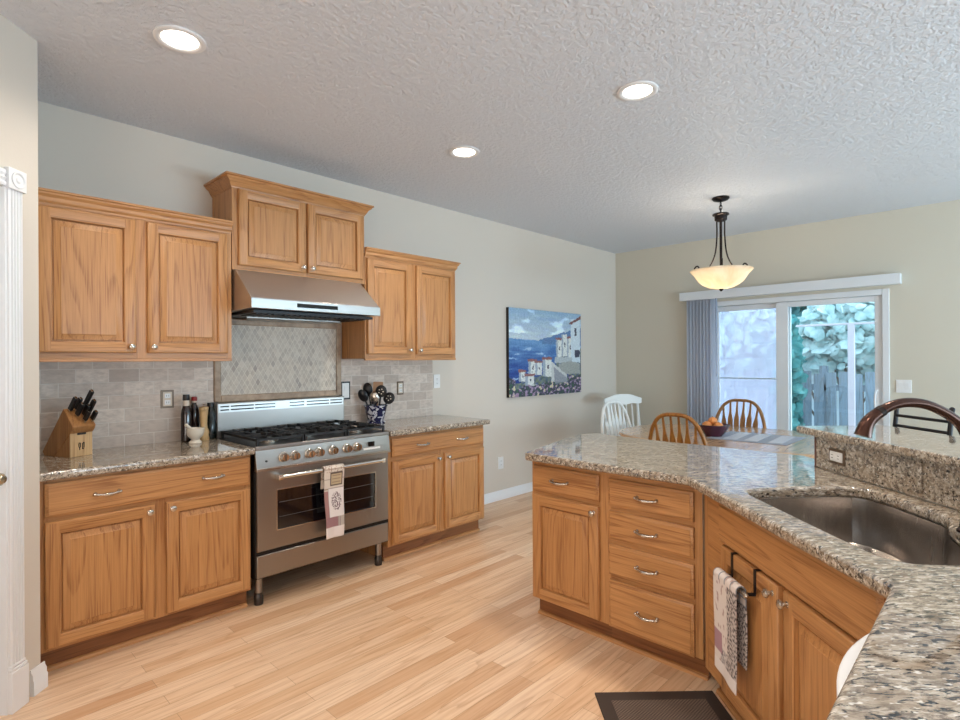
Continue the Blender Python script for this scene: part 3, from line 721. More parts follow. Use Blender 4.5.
# knife block
KB = (.594, 3.470, CZ1)
t = thing('knife_block', 'slanted wooden knife block with pale front panel at left', 'knife block', KB, radians(24))
hw = .058
prof = [(.155, 0), (.215, .035), (.045, .245), (-.055, .165), (.055, .0)]
prof = [(.112, 0), (.188, 0), (.204, .022), (.040, .250), (-.034, .158), (-.026, .138)]
MB().prism([(a, b) for a, b in prof], -hw, hw, 'x').build('slanted_body', BLOCKWOOD, t, bevel=.003)
MB().prism([(.0, 0), (.110, 0), (.0, .122)], -hw + .003, hw - .003, 'x').build('support', BLOCKWOOD, t)
MB().box(-hw + .002, hw - .002, -.010, -.0002, .0, .134).build('front_panel', BLOCKLIGHT, t, bevel=.002)
MB().box(-.022, .022, -.0112, -.008, .112, .1335).build('notch', BLKPL, t)
m = MB()
for a in ((-.014, -.006, .080, .084), (-.016, -.012, .062, .080), (-.008, -.004, .062, .080), (-.014, -.006, .058, .062), (-.012, -.008, .046, .058), (.002, .006, .050, .080), (.006, .014, .078, .084), (.010, .014, .056, .078), (.002, .010, .048, .054)):
    m.box(a[0], a[1], -.0112, -.009, a[2] - .012, a[3] - .012)
m.build('maker_mark', BLKPL, t)
dv = Vector((0, -.583, .812)); nv = Vector((0, .812, .583))
top0 = Vector((0, -.034, .158)); top1 = Vector((0, .040, .250))
spots = [(-.040, .80, .075, 'at the back left'), (-.010, .84, .065, 'in the back row middle'), (.026, .80, .115, 'tallest, at the back right'), (-.020, .50, .070, 'in the middle row left'), (.012, .48, .060, 'in the middle row centre'), (.036, .52, .085, 'in the middle row right'), (.004, .20, .055, 'in the front row centre'), (.042, .20, .050, 'smallest, at the front right')]
Rk = Matrix.Rotation(radians(24), 3, 'Z')
for x, q, ln, where in spots:
    base = top0.lerp(top1, q) + Vector((x, 0, 0)) + dv * .004
    kt = thing('kitchen_knife', 'black handled knife in the wooden block, ' + where, 'knife', tuple(Vector(KB) + Rk @ base), radians(24), 'knives in the knife block')
    ax_, ay_, az_ = Vector((.006, 0, 0)), nv * .010, dv * (ln / 2)
    ax_ *= 1.25; ay_ *= 1.2; MB().obox(dv * (ln / 2 + .012), ax_, ay_, az_).build('handle', BLKPL, kt, bevel=.003)
    MB().obox(dv * .0065, Vector((.0055, 0, 0)), nv * .0085, dv * .0055).build('bolster', CHROME, kt)
    MB().obox(dv * (ln + .0135), Vector((.005, 0, 0)), nv * .008, dv * .002).build('end_cap', CHROME, kt)
# bottles, mill, mortar and pestle
y = 3.612; x = ray_x(186, y)
t = thing('sauce_bottle', 'tall dark bottle with black cap and cream neck by the tile', 'bottle', (x, y, CZ1))
MB().lathe([(.026, 0), (.030, .004), (.030, .17), (.025, .20), (.016, .222), (.0145, .225)]).build('bottle_body', BOTTLE, t)
MB().lathe([(.0175, .218), (.0165, .252)]).build('neck_label', CREAML, t); MB().lathe([(.019, .252), (.020, .256), (.019, .288), (0, .289)]).build('cap', BLKPL, t)
y = 3.658; x = ray_x(194, y)
t = thing('sauce_bottle', 'dark bottle with red cap behind the mortar', 'bottle', (x, y, CZ1))
MB().lathe([(.023, 0), (.0255, .004), (.0255, .18), (.020, .205), (.013, .225), (.012, .236)]).build('bottle_body', BOTTLE, t)
MB().lathe([(.0125, .232), (.013, .244)]).build('neck_label', CREAML, t); MB().lathe([(.016, .244), (.017, .248), (.0165, .266), (.012, .270), (0, .270)]).build('cap', REDCAP, t)
y = 3.60; x = ray_x(203.5, y)
t = thing('pepper_mill', 'turned pale wooden pepper mill beside the mortar', 'pepper mill', (x, y, CZ1))
MB().lathe([(.030, 0), (.031, .012), (.027, .030), (.030, .048), (.028, .060), (.0215, .075), (.0195, .10), (.021, .135), (.024, .165), (.0255, .180), (.024, .183)]).build('body', MILLWOOD, t)
MB().lathe([(.024, .1835), (.027, .188), (.028, .198), (.024, .206), (.008, .210), (0, .210)]).build('top', MILLWOOD, t); MB().ball((0, 0, .216), .007, 12).build('finial', NICKEL, t)
y = 3.635; x = ray_x(211.5, y)
t = thing('oil_bottle', 'squat black bottle behind the pepper mill next to range', 'bottle', (x - .006, y, CZ1))
MB().lathe([(.026, 0), (.030, .004), (.030, .165), (.020, .190), (.018, .20)]).build('bottle_body', plain('green_black_glass', '0e1613', .1), t); MB().lathe([(.021, .20), (.021, .228), (0, .229)]).build('cap', BLKPL, t)
y = 3.50; x = ray_x(195, y)
mx, my = x, y
t = thing('mortar', 'cream marble mortar bowl on the counter', 'mortar', (x, y, CZ1))
MB().lathe([(0, 0), (.034, 0), (.036, .006), (.030, .014), (.022, .022), (.026, .028), (.042, .045), (.048, .066), (.049, .084), (.050, .090), (.045, .091), (.041, .080), (.036, .055), (.020, .040), (0, .036)], n=32).build('bowl', MARBLE, t)
t = thing('pestle', 'cream marble pestle leaning in the mortar', 'pestle', (x, y, CZ1))
a, b = Vector((.014, 0, .048)), Vector((-.058, -.01, .118))
MB().tube([a, a.lerp(b, .15), a.lerp(b, .4), a.lerp(b, .8), b.lerp(a, .04), b], [.008, .012, .010, .009, .010, .005], 14).build('shaft', MARBLE, t)
# utensil crock
cy_, = (3.585,); cx_ = ray_x(375.5, cy_)
t = thing('utensil_crock', 'blue and white porcelain crock on counter right of range', 'crock', (cx_, cy_, CZ1))
MB().lathe([(0, .014), (.060, .014), (.064, .02), (.088, .125), (.094, .135), (.092, .139), (.084, .136), (.058, .03), (0, .028)], n=32).build('pot', POT, t)
MB().lathe([(0, 0), (.072, 0), (.074, .006), (.070, .013), (0, .0135)], n=32).build('saucer', POT, t)
WOODSP = plain('wooden_utensil', 'b08a6a', .5)
def utensil(name, label, ang, lean, ln, kind, mt, r0=.02):
    u = thing(name, label, 'utensil', (cx_ + r0 * cos(ang), cy_ + r0 * sin(ang), CZ1 + .032))
    d = Vector((cos(ang) * sin(lean), sin(ang) * sin(lean), cos(lean)))
    side = Vector((.719, -.695, 0)).normalized(); nrm = side.cross(d).normalized(); side = d.cross(nrm)
    ln *= 1.15; MB().tube([d * 0, d * ln], .0065, 8).build('handle', mt, u)
    c = d * (ln + .03); m = MB()
    if kind == 'spoon':
        m.grid(lambda s, q: c + side * (cos(q * 2 * pi) * s * .036) + d * (sin(q * 2 * pi) * s * .052) + nrm * (.014 * (1 - s * s)), 6, 22)
        m.build('bowl', mt, u, solid=.003)
    elif kind == 'ladle':
        m.lathe([(0, -.034), (.018, -.030), (.032, -.016), (.037, 0)], c, 18, ax='y', caps=False); m.build('bowl', mt, u, solid=.003)
    elif kind == 'slot':
        m.grid(lambda s, q: c + side * (cos(q * 2 * pi) * s * .044) + d * (sin(q * 2 * pi) * s * .048) + nrm * (.012 * (1 - s * s)), 6, 22); h_ = m.build('bowl', mt, u, solid=.003)
        m = MB()
        for k_ in range(5): m.ball(c + nrm * .0135 - nrm * .0 + side * (.017 * cos(k_ * 1.257)) + d * (.019 * sin(k_ * 1.257)), (.005, .005, .005), 8)
        m.build('hole', CREAML, h_)
    else:
        m.obox(c + d * .012, side * .040, nrm * .003, d * .050); m.build('blade', mt, u, bevel=.003)
utensil('serving_spoon', 'black serving spoon leaning left in the crock', radians(165), .42, .150, 'spoon', BLKPL)
utensil('ladle', 'black ladle standing at the left of the crock', radians(120), .20, .178, 'spoon', BLKPL)
utensil('wooden_spatula', 'flat wooden spatula in the middle of the crock', radians(30), .10, .172, 'blade', WOODSP)
utensil('slotted_spoon', 'black slotted spoon leaning right in the crock', radians(-75), .16, .165, 'slot', BLKPL)
utensil('pasta_server', 'black round headed spoon at far right of the crock', radians(-25), .50, .130, 'slot', BLKPL)
utensil('steel_spoon', 'steel handled spoon in the front of the crock', radians(-140), .14, .118, 'spoon', NICKEL)

# ------------------------------------------------------------------ painting
def paint(u, v):
    """u 0..1 left-right, v 0..1 bottom-top"""
    u += .010 * mnoise.noise(Vector((u * 30, v * 30, 21))) + .006 * mnoise.noise(Vector((u * 80, v * 80, 22))); v += .010 * mnoise.noise(Vector((u * 30, v * 30, 23))) + .006 * mnoise.noise(Vector((u * 80, v * 80, 24)))
    N = lambda a, b, s: mnoise.noise(Vector((u * a, v * b, s)))
    t_ = (v - .64) / .36
    c = (.56 + .20 * (1 - max(t_, 0)) + .05 * N(8, 24, 31), .69 + .13 * (1 - max(t_, 0)) + .05 * N(8, 24, 31), .80 + .07 * (1 - max(t_, 0)))
    if v > .64:
        k = N(5, 9, 1) + .5 * N(11, 18, 2)
        if k > .12 and v > .72: c = tuple(x + min(.2, (k - .12) * .7) for x in c)
    ridge = .64 + .16 * max(0, (u - .35)) / .55 + .02 * N(14, 3, 4)
    if v < ridge and u > .38 and v > .56: c = (.36 + .05 * N(20, 20, 5), .50, .68)
    sea = .66 - .05 * u
    if v < sea and not (u > .42 and v > .60 + .02 * N(9, 3, 6)):
        d = (sea - v) / .35; k = N(6, 40, 7)
        c = (.42 - .26 * d + .16 * k, .60 - .28 * d + .16 * k, .78 - .18 * d + .12 * k)
        if k > .5: c = (.62, .74, .86)
    hill = .16 + .26 * max(0, u - .10) + (.16 if u > .62 else 0) + .03 * N(12, 3, 8)
    if v < hill: c = (.40 + .22 * N(26, 26, 9), .46 + .20 * N(26, 26, 9), .46 + .16 * N(22, 22, 3))
    def house(x0, x1, z0, z1, roof=True):
        nonlocal c
        if x0 < u < x1 and z0 < v < z1:
            c = (.86, .88, .87) if u > x0 + (x1 - x0) * .3 else (.62, .68, .74)
            if N(60, 60, 2) > .42: c = (.66, .70, .72)
            if abs((u - x0) / (x1 - x0) - .62) < .09 and abs((v - z0) / (z1 - z0) - .55) < .12: c = (.20, .24, .34)
        if roof and x0 - .01 < u < x1 + .01 and z1 <= v < z1 + .028: c = (.56, .38, .38)
    house(.62, .70, .44, .66); house(.78, .86, .44, .68); house(.70, .78, .46, .73, False)
    if .84 < u < .985 and .38 < v < .93:
        c = (.80, .86, .90)
        if .90 < u < .93 and .72 < v < .82: c = (.28, .30, .36)
        if u > .90 and v < .54 and (u - .93) ** 2 + (v - .50) ** 2 < .003: c = (.24, .26, .34)
    if v > .86 and abs((v - .86) - (u - .82) * .55) < .018 and u > .81: c = (.46, .30, .30)
    if .60 < u < .86 and .38 < v < .45: c = (.70, .74, .76)
    if .66 < u < .98 and .24 < v < .40 - .2 * abs(u - .82): c = (.62, .64, .63)
    house(.24, .34, .24, .40); house(.33, .42, .24, .38); house(.43, .55, .22, .42); house(.12, .20, .17, .28); house(.20, .31, .13, .23)
    if .55 < u < .78 and .14 < v < .40 - (u - .55) * .75: c = (.78, .80, .80) if (v > .36 - (u - .55) * .75 or u < .59) else (.58, .60, .64)
    if .22 < u < .50 and .10 < v < .13: c = (.78, .80, .80)
    fl = N(26, 26, 11) + .4 * N(60, 60, 19)
    edge = .12 + .08 * N(6, 1, 12) + (.10 if u > .8 or u < .08 else 0) + (.02 if .45 < u < .6 else 0)
    if v < edge:
        c = (.22, .26, .30)
        if fl > .05: c = (.46, .40, .52)
        if fl > .22: c = (.70, .62, .74)
        if fl > .36: c = (.84, .82, .60) if N(3, 3, 4) > 0 else (.62, .52, .62)
        if fl < -.3: c = (.20, .34, .28)
    k = .07 * N(55, 70, 13) + .05 * N(120, 120, 14)
    return tuple(max(0, min(1, x + k)) for x in c)
x0, x1, z0, z1 = 4.215, 5.525, 1.026, 1.955
t = thing('canvas_painting', 'unframed canvas painting of white seaside village and blue sea', 'painting', (x0, 3.70, 0))
MB().box(0, x1 - x0, -.036, -.001, z0, z1).build('stretcher_edge', plain('canvas_side', '2b2624', .8), t, bevel=.002)
g = MB().grid(lambda a, b: (.001 + a * (x1 - x0 - .002), -.0372, z0 + .001 + b * (z1 - z0 - .002)), 260, 190)
o = g.build('painted_canvas', PAINTM, t, smooth=False)
colour_attr(o, lambda co: paint(co.x / (x1 - x0), (co.z - z0) / (z1 - z0)))

# ------------------------------------------------------------------ sliding door, blind
t = thing('door_2', 'white sliding patio door with two glass panels in the far wall', 'door', (XF, 0, 0)); struct(t)
m = MB().box(-.014, .12, DY0, DY0 + .055, .02, DZT).box(-.014, .12, DY1 - .055, DY1, .02, DZT).box(-.0135, .1195, DY0 + .0551, DY1 - .0551, DZT - .055, DZT - .0005).box(-.01, .119, DY0 + .0552, DY1 - .0552, .021, .06)
m.build('door_frame', VINYL, t, bevel=.004)
def sash(y0, y1, x, nm, wl=.062):
    a = MB(); wv = .062
    a.box(x, x + .035, y0, y0 + wv, .065, DZT - .057).box(x, x + .035, y1 - wl, y1, .065, DZT - .057).box(x + .0005, x + .0345, y0 + wv + .0001, y1 - wl - .0001, DZT - .057 - .055, DZT - .0575).box(x + .0005, x + .0345, y0 + wv + .0001, y1 - wl - .0001, .0655, .15)
    p = a.build(nm, VINYL, t, bevel=.004)
    MB().box(x + .014, x + .020, y0 + wv, y1 - wl, .15, DZT - .112).build('pane', GLASS, p)
    return p
MY = 1.70
sash(MY - .045, DY1 - .056, .06, 'fixed_panel')
p = sash(DY0 + .056, 1.785, .015, 'sliding_panel', .118)
m = MB().tube(smoothpath([(.012, DY0 + .10, 1.10), (-.03, DY0 + .105, 1.09), (-.042, DY0 + .11, 1.03), (-.042, DY0 + .11, .97), (-.03, DY0 + .105, .91), (.012, DY0 + .10, .90)], 5), .009, 10)
m.box(.0, .016, DY0 + .085, DY0 + .115, .88, 1.12); m.build('pull_handle', WHITE, p)
MB().box(.105, .109, MY + .02, DY1 - .06, .07, DZT - .06).build('insect_screen', SCREEN, t)
a = MB().box(.098, .114, MY - .012, MY + .024, .066, DZT - .058).box(.099, .1045, MY + .024, DY1 - .06, 1.185, 1.200); a.build('screen_frame', VINYL, t)
# trim around
t = thing('vertical_blind', 'white vertical blind drawn open to the left of patio door', 'blind', (XF, 0, 0))
MB().box(-.095, -.001, .705, 2.800, 2.10, 2.198).build('valance', VINYL, t, bevel=.004)
for i in range(8):
    yy = 2.415 + i * .0385; a_ = radians(60 + 6 * sin(i * 1.7))
    q = MB(); d = Vector((cos(a_) * -1, sin(a_) * .55, 0)).normalized(); n_ = Vector((-d.y, d.x, 0))
    q.grid(lambda s, k_: Vector((-.060, yy, 0)) + d * ((s - .5) * .088) + n_ * (.007 * (1 - (2 * s - 1) ** 2)) + Vector((0, 0, .06 + k_ * 2.04)), 6, 1)
    q.build('slat', BLIND, t, solid=.0015)
MB().tube([(-.10, 2.372, 2.10), (-.10, 2.370, 1.22)], .006, 8).build('wand', plain('wand_plastic', '8d99b0', .2), t)

# ------------------------------------------------------------------ ceiling lights
def can(label, x, y, r=.078):
    t = thing('recessed_light', label, 'ceiling light', (x, y, ZC), 0, 'recessed ceiling lights')
    MB().lathe([(r + .024, -.0005), (r + .024, -.006), (r + .016, -.010), (r, -.008), (r - .006, -.003), (r - .006, -.0005)], n=40, caps=False).build('trim_ring', WHITE, t)
    MB().lathe([(r - .004, -.0035), (r * .6, -.0035), (0, -.0035)], n=40, caps=False).build('lens', LENS, t)
    lamp('can_light', 'SPOT', (x, y, ZC - .012), (0, 0, 0), 52, (1, .88, .74), spot_size=radians(150), spot_blend=.9, shadow_soft_size=.07)
    return t
can('recessed ceiling light nearest the camera, above the left cabinets', .798, 2.562)
can('recessed ceiling light above the counter right of the range', 2.55, 2.60)
can('recessed ceiling light above the peninsula drawers', 2.607, 1.372)
for lb_, x_, y_ in (('recessed ceiling light over the sink, just outside the picture', 2.45, .36), ('added ceiling light out of view, behind the viewer near the pantry', .75, 1.30), ('added ceiling light out of view over the near worktop', .75, .10)): can(lb_, x_, y_)  # last two are unseen fittings, added for more light from above
# pendant over the table
PX, PY = 4.84, 1.775
t = thing('pendant_light', 'dark bronze pendant lamp with alabaster bowl over dining table', 'pendant lamp', (PX, PY, ZC))
MB().lathe([(.070, -.0005), (.072, -.008), (.060, -.022), (.030, -.032), (.012, -.036), (0, -.036)], n=28).build('canopy', DKBRONZE, t)
for i, (a_, z_) in enumerate(((0, -.055), (1, -.085), (0, -.112))):
    ring = [Vector((cos(k_ / 14 * 2 * pi) * .012 * (1 - a_), cos(k_ / 14 * 2 * pi) * .012 * a_, z_ + sin(k_ / 14 * 2 * pi) * .022)) for k_ in range(14)]
    MB().tube(ring, .0035, 6, closed=True).build('chain_link', DKBRONZE, t)
MB().lathe([(0, -.128), (.018, -.130), (.066, -.140), (.068, -.150), (.052, -.160), (.050, -.195), (.030, -.205), (0, -.205)], n=28).build('hub', DKBRONZE, t)
zb = 2.165 - ZC
for k_ in range(3):
    a_ = radians(-38 + k_ * 120); D = Vector((cos(a_), sin(a_), 0))
    pt = [D * .036 + Vector((0, 0, -.20)), D * .038 + Vector((0, 0, -.36)), D * .060 + Vector((0, 0, -.50)), D * .125 + Vector((0, 0, zb + .035)), D * .20 + Vector((0, 0, zb + .012)), D * .240 + Vector((0, 0, zb + .03)), D * .246 + Vector((0, 0, zb + .062)), D * .222 + Vector((0, 0, zb + .078)), D * .205 + Vector((0, 0, zb + .060)), D * .215 + Vector((0, 0, zb + .045))]
    MB().tube(smoothpath(pt, 6), .0065, 8).build('arm', DKBRONZE, t)
MB().tube([(0, 0, -.20), (0, 0, zb - .135)], .011, 10).build('stem', DKBRONZE, t)
MB().lathe([(.252, zb + .014), (.238, zb - .002), (.216, zb - .024), (.199, zb - .050), (.180, zb - .078), (.150, zb - .106), (.105, zb - .130), (.05, zb - .144), (.012, zb - .147)], n=48, caps=False).build('glass_bowl', SHADE, t, solid=.005)
MB().lathe([(.004, zb - .142), (.020, zb - .150), (.014, zb - .160), (.008, zb - .166), (0, zb - .170)], n=16).build('finial', DKBRONZE, t)
for k_ in (0, 1):
    s_ = (-.075, .075)[k_]
    lamp('bulb', 'POINT', (PX + s_ * .7, PY - s_ * .7, ZC + zb - .03), (0, 0, 0), 4.0, (1, .88, .72), shadow_soft_size=.03)

# ------------------------------------------------------------------ dining set
TX, TY, TZ = 4.85, 1.63, .755
t = thing('dining_table', 'oval light wood dining table beyond the peninsula', 'table', (TX, TY, 0))
ov = [(.72 * math.copysign(abs(cos(a)) ** .8, cos(a)), 1.02 * math.copysign(abs(sin(a)) ** .8, sin(a))) for a in [2 * pi * i / 72 for i in range(72)]]
slab('tabletop', [ov], TZ - .03, TZ, TABLEWOOD, .010, t)
slab('apron', [[(x * .8, y * .84) for x, y in ov]], TZ - .11, TZ - .031, TABLEWOOD, .004, t)
for x, y in ((.42, .62), (-.42, .62), (.42, -.62), (-.42, -.62)):
    MB().lathe([(.022, 0), (.026, .02), (.022, .10), (.034, .30), (.040, .45), (.028, .50), (.040, .53), (.040, TZ - .111)], (x, y, 0), 18).build('leg', TABLEWOOD, t)
o = slab('table_runner', [[(4.56, 1.20), (5.12, 1.20), (5.12, 1.80), (4.56, 1.80)]], TZ + .0005, TZ + .003, RUNNER, .0005, res=0); tag(o, 'grey blue woven mat lying on the dining table', 'placemat')
for i, yy in enumerate((1.24, 1.42, 1.58)):
    o = slab('napkin', [[(4.60, yy), (5.08, yy + .03), (5.08, yy + .13), (4.60, yy + .10)]], TZ + .0036, TZ + .0066, NAPKIN, .0008, res=0)
    tag(o, ('folded pale napkin nearest the bar end of the table mat', 'folded pale napkin in the middle of the table mat', 'folded pale napkin nearest the fruit bowl')[i], 'napkin', 'napkins on the table mat')
BX, BY = 4.72, 1.80
t = thing('fruit_bowl', 'plum coloured bowl on the dining table holding orange fruit', 'bowl', (BX, BY, TZ))
MB().lathe([(0, .0), (.065, .0), (.068, .008), (.100, .045), (.125, .092), (.130, .100), (.124, .101), (.094, .052), (.055, .016), (0, .014)], n=36).build('bowl_body', BOWLM, t)
for i, (a_, rr_, z_, rad, lb) in enumerate(((0.2, .058, .088, .040, 'orange fruit at the right of the plum bowl'), (2.3, .055, .090, .041, 'orange fruit at the back left of the plum bowl'), (4.2, .058, .088, .039, 'orange fruit at the front of the plum bowl'), (1.2, .01, .128, .038, 'orange fruit topmost in the plum bowl'))):
    t = thing('fruit', lb, 'fruit', (BX + rr_ * cos(a_), BY + rr_ * sin(a_), TZ + z_), 0, 'fruit in the plum bowl')
    MB().ball((0, 0, 0), (rad, rad, rad * .92), 20).build('flesh', FRUIT, t); MB().lathe([(.004, 0), (.003, .006), (0, .006)], (0, 0, rad * .9), 8).build('stem', BLOCKWOOD, t)

def windsor(label, loc, rz, mt, narrow=False):
    """faces +y locally; back at y=-.2"""
    t = thing('windsor_chair', label, 'chair', loc, rz)
    sw = .215
    st = [(sw * math.copysign(abs(cos(a)) ** .7, cos(a)), .205 * math.copysign(abs(sin(a)) ** .7, sin(a))) for a in [2 * pi * i / 40 for i in range(40)]]
    slab('seat', [st], .425, .458, mt, .012, t)
    def bow(k_):                              # k -1..1 -> point on bent bow
        a = pi * (1 - (k_ + 1) / 2); xx = cos(a); zz = sin(a)
        return Vector((.240 * math.copysign(abs(xx) ** .62, xx), -.165 - .10 * abs(zz), .455 + .555 * abs(zz) ** .9))
    pts = [bow(-1 + 2 * i / 36) for i in range(37)]
    MB().tube(pts, .0150, 10).build('bow', mt, t)
    for i in range(6):
        x = -.135 + .054 * i
        zt = None
        for a, b in zip(pts[:-1], pts[1:]):
            if (a.x - x * 1.12) * (b.x - x * 1.12) <= 0: f_ = (x * 1.12 - a.x) / (b.x - a.x + 1e-9); zt = a.lerp(b, f_); break
        b0 = Vector((x * .85, -.17, .455)); sp = [b0.lerp(zt, q) for q in (0, .2, .45, .66, .78, .87, 1)]
        m = MB(); d_ = (zt - b0).normalized(); rs = [.008, .018, .023, .022, .010, .008, .007]
        for p0, p1, r0, r1 in zip(sp[:-1], sp[1:], rs[:-1], rs[1:]):
            m.add([p0 + Vector((-r0, -.005, 0)), p0 + Vector((r0, -.005, 0)), p0 + Vector((r0, .005, 0)), p0 + Vector((-r0, .005, 0)), p1 + Vector((-r1, -.005, 0)), p1 + Vector((r1, -.005, 0)), p1 + Vector((r1, .005, 0)), p1 + Vector((-r1, .005, 0))],
                  [(0, 1, 5, 4), (1, 2, 6, 5), (2, 3, 7, 6), (3, 0, 4, 7), (0, 3, 2, 1), (4, 5, 6, 7)])
        m.build('spindle', mt, t)
    for x, y in ((.16, .14), (-.16, .14), (.15, -.13), (-.15, -.13)):
        MB().tube([(x, y, .43), (x * 1.12, y * 1.14, .25), (x * 1.25, y * 1.3, 0)], [.014, .019, .012], 10).build('leg', mt, t)
    m = MB().tube([(.19, .155, .2), (.18, -.15, .2)], .010, 8).tube([(-.19, .155, .2), (-.18, -.15, .2)], .010, 8).tube([(.185, 0, .2), (-.185, 0, .2)], .010, 8); m.build('stretcher', mt, t)
    return t
windsor('oak bow-back chair right behind the peninsula, its back to the kitchen', (4.08, 1.735, 0), radians(-90), CHAIRWOOD)
windsor('oak bow-back chair on the far side of the table before the glass door', (5.50, 1.93, 0), radians(90), oak('chair_oak_shade', 'Z', 'a97b4b', '8a6038', .35)).scale = (1.08, 1, .985)
windsor('white bow-back chair at the left end of the dining table', (4.95, 2.66, 0), radians(174), WHITEWOOD).scale = (1.05, 1, .965)
# white crest-rail chair in the corner
t = thing('crest_rail_chair', 'white chair with wide scalloped crest rail in the far corner', 'chair', (5.66, 3.04, 0), radians(150)); t.scale = (1, 1, .94)
slab('seat', [[(-.21, -.20), (.21, -.20), (.225, .20), (-.225, .20)]], .43, .46, WHITEWOOD, .01, t)
cr = []
for i in range(25):
    k_ = -1 + i / 12; cr.append((.245 * k_, 1.035 + .035 * math.exp(-(k_ * 1.6) ** 4) - .02 * abs(k_) ** 6))
for i in range(24, -1, -1):
    k_ = -1 + i / 12; cr.append((.245 * k_, .935 + .018 * math.exp(-((abs(k_) - .5) * 4) ** 2) + .02 * abs(k_) ** 6))
MB().prism(cr, -.262, -.238, 'y').build('crest_rail', WHITEWOOD, t, bevel=.004)
for x in (-.19, .19): MB().tube([(x * .95, -.18, .45), (x, -.22, .70), (x * 1.02, -.25, .95)], [.017, .021, .013], 12).build('back_post', WHITEWOOD, t)
for x in (-.115, -.04, .04, .115): MB().tube([(x * .9, -.18, .455), (x * 1.0, -.205, .60), (x, -.22, .70), (x, -.25, .945)], [.009, .015, .012, .008], 10).build('spindle', WHITEWOOD, t)
for x, y in ((.17, .16), (-.17, .16), (.16, -.16), (-.16, -.16)): MB().tube([(x, y, .435), (x * 1.1, y * 1.1, .25), (x * 1.15, y * 1.2, 0)], [.017, .021, .014], 10).build('leg', WHITEWOOD, t)

# bar stool behind the raised bar
t = thing('bar_stool', 'black metal bar stool with two back rails behind the raised bar', 'stool', uv(2.69, 2.26), radians(-135 + 180))
A = BLACKM; zz = 1.166
for x in (-.165, .165):
    MB().tube([(x, .05, .70), (x, .03, .90), (x, .0, zz)], .0105, 10).build('back_post', A, t)
for z, y in ((1.108, .007), (1.055, .012)): MB().tube([(-.165, y, z), (.165, y, z)], .008, 10).build('back_rail', A, t)
for x in (-.165, .165): MB().ball((x, 0, zz), .0125, 12).build('finial', A, t)
slab('seat', [[(-.19, .05), (.19, .05), (.19, .41), (-.19, .41)]], .69, .73, plain('stool_seat', '2a2422', .6), .015, t)
for x in (-.165, .165):
    for y0, y1 in ((.07, .02), (.39, .44)): MB().tube([(x, y0, .70), (x * 1.2, y1, 0)], .011, 10).build('leg', A, t)
m = MB(); q = [(-.185, .04, .25), (.185, .04, .25), (.185, .42, .25), (-.185, .42, .25)]
m.tube(q, .008, 8, closed=True); m.build('foot_rest', A, t)

# ------------------------------------------------------------------ outdoors
struct(MB().box(XF + .15, 16, -5, 9, -.22, -.12).build('patio', PATIO, smooth=False))
FX = 9.5
t = thing('board_fence', 'weathered board fence with gaps outside the glass door', 'fence', (FX, 0, -.12))
i = 0; yy = -.6
while yy < 5.6:
    MB().box(0, .02, yy, yy + .128, .06, 1.32 + .02 * sin(i * 2.3)).build('board', FENCEM, t); yy += .162; i += 1
MB().box(.02, .06, -.6, 5.6, .25, .34).box(.02, .06, -.6, 5.6, 1.05, 1.14).build('rail', FENCEM, t)
for yy in (-.5, 1.95, 4.4): MB().box(.02, .12, yy, yy + .10, 0, 1.42).build('fence_post', FENCEM, t)
ARB = plain('weathered_white_paint', 'a9a6b2', .8)
t = thing('garden_arbor', 'white wooden arbor post and beam outside the glass door', 'arbor', (8.3, 1.43, -.12))
MB().box(-.035, .035, -.035, .035, 0, 1.96).build('post', ARB, t, bevel=.004); MB().box(-.03, .03, -1.6, .62, 1.96, 1.985).build('beam', ARB, t, bevel=.004)
MB().box(-.035, .035, -1.58, -1.51, 0, 1.96).build('post', ARB, t, bevel=.004)
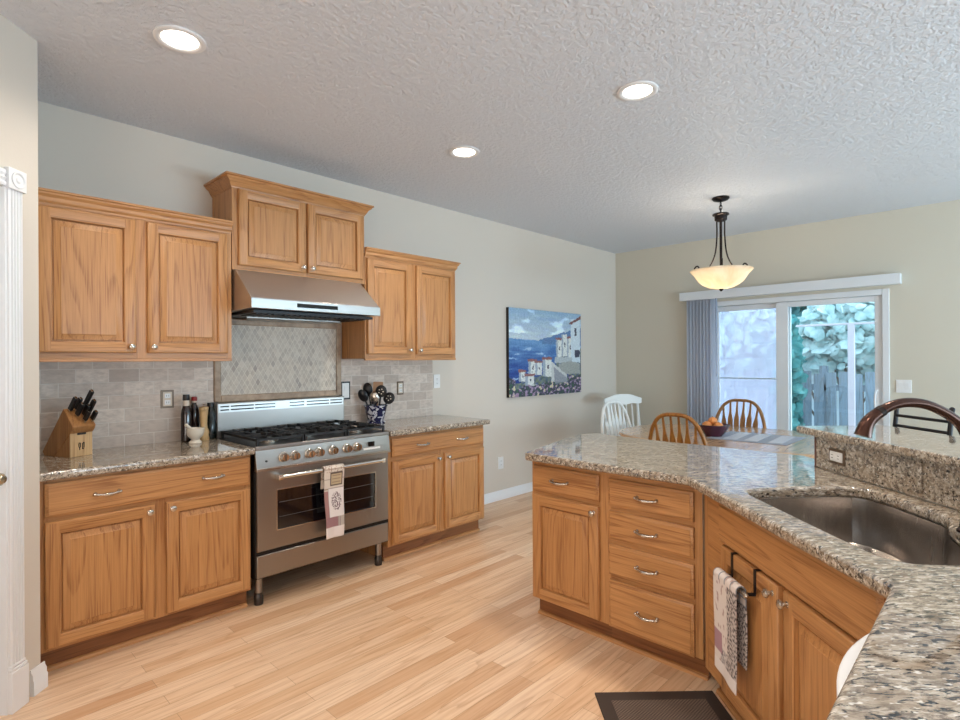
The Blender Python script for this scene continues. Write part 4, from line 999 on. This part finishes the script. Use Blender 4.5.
def shrub(name, label, c, r, n, size, mt, trunk=True, flat=.5):
    t = thing(name, label, 'shrub', (c[0], c[1], -.12)); m = MB(); rnd = random.Random(hash(label) % 999 if False else int(c[1] * 100) + n)
    for _ in range(n):
        while True:
            p = Vector((rnd.uniform(-1, 1), rnd.uniform(-1, 1), rnd.uniform(-1, 1)))
            if .25 < p.length < 1: break
        p = Vector((p.x * r[0], p.y * r[1], p.z * r[2] + c[2] + .12))
        nrm = Vector((-1 + rnd.gauss(0, .5), rnd.gauss(0, .6), .35 + rnd.gauss(0, .5))).normalized()
        a = nrm.cross(Vector((0, 0, 1))).normalized(); b = a.cross(nrm); s_ = size * rnd.uniform(.6, 1.25)
        th = rnd.uniform(0, 6.28); a, b = a * cos(th) + b * sin(th), b * cos(th) - a * sin(th)
        ring = [(0, -.42), (.34, -.48), (.50, -.16), (.52, .14), (.30, .38), (0, .58), (-.30, .38), (-.52, .14), (-.50, -.16), (-.34, -.48)]
        m.add([p + nrm * s_ * .12] + [p + a * x * s_ + b * y * s_ for x, y in ring], [(0, k_ + 1, (k_ + 1) % 10 + 1) for k_ in range(10)])
    m.build('foliage', mt, t, smooth=False)
    if trunk:
        q = MB()
        for k_ in range(5):
            a_ = k_ * 1.3; q.tube([(.05 * cos(a_), .05 * sin(a_), 0), (r[0] * .3 * cos(a_), r[1] * .3 * sin(a_), c[2] * .6), (r[0] * .5 * cos(a_), r[1] * .5 * sin(a_), c[2] + .2)], [.025, .018, .008], 6)
        q.build('stem', plain('bark', '5a5048', .9), t)
shrub('shrub', 'dark teal shrub at the left of the clear glass panel', (9.1, 2.36, .95), (.28, .17, 1.2), 420, .15, LEAFB)
shrub('grape_vine', 'pale leafy vine climbing above the fence in the clear panel', (10.1, 1.62, 1.75), (.35, .95, .75), 1100, .165, LEAFA)
shrub('grape_vine', 'pale leafy vine behind the screened panel', (10.1, 3.72, 1.75), (.4, 1.05, .9), 1100, .165, LEAFA)
shrub('garden_tree', 'tall leafy tree canopy rising beyond the fence', (12.2, 2.4, 2.6), (.8, 3.6, 1.3), 1500, .30, LEAFB)
o = MB().box(13.4, 13.5, -2, 8, -.12, 2.9).build('garden_wall', plain('pale_siding', 'c9d3da', .8)); tag(o, 'pale house wall far behind the vines and fence', 'wall')

# groups for repeated things
for o in list(C.objects):
    if o.parent or 'label' not in o or 'group' in o: continue
    n = o.name.split('.')[0]
    g = {'base_cabinet': 'oak base cabinets', 'wall_cabinet': 'oak wall cabinets', 'brick_backsplash': 'brick tile backsplashes', 'wall_outlet': 'wall outlets', 'wall_switch': 'light switches', 'sauce_bottle': 'dark bottles by the tile', 'windsor_chair': 'bow-back chairs round the table', 'grape_vine': 'vines beyond the fence', 'countertop': 'granite countertops'}.get(n)
    if o['category'] == 'utensil': g = 'utensils in the crock'
    if g: o['group'] = g
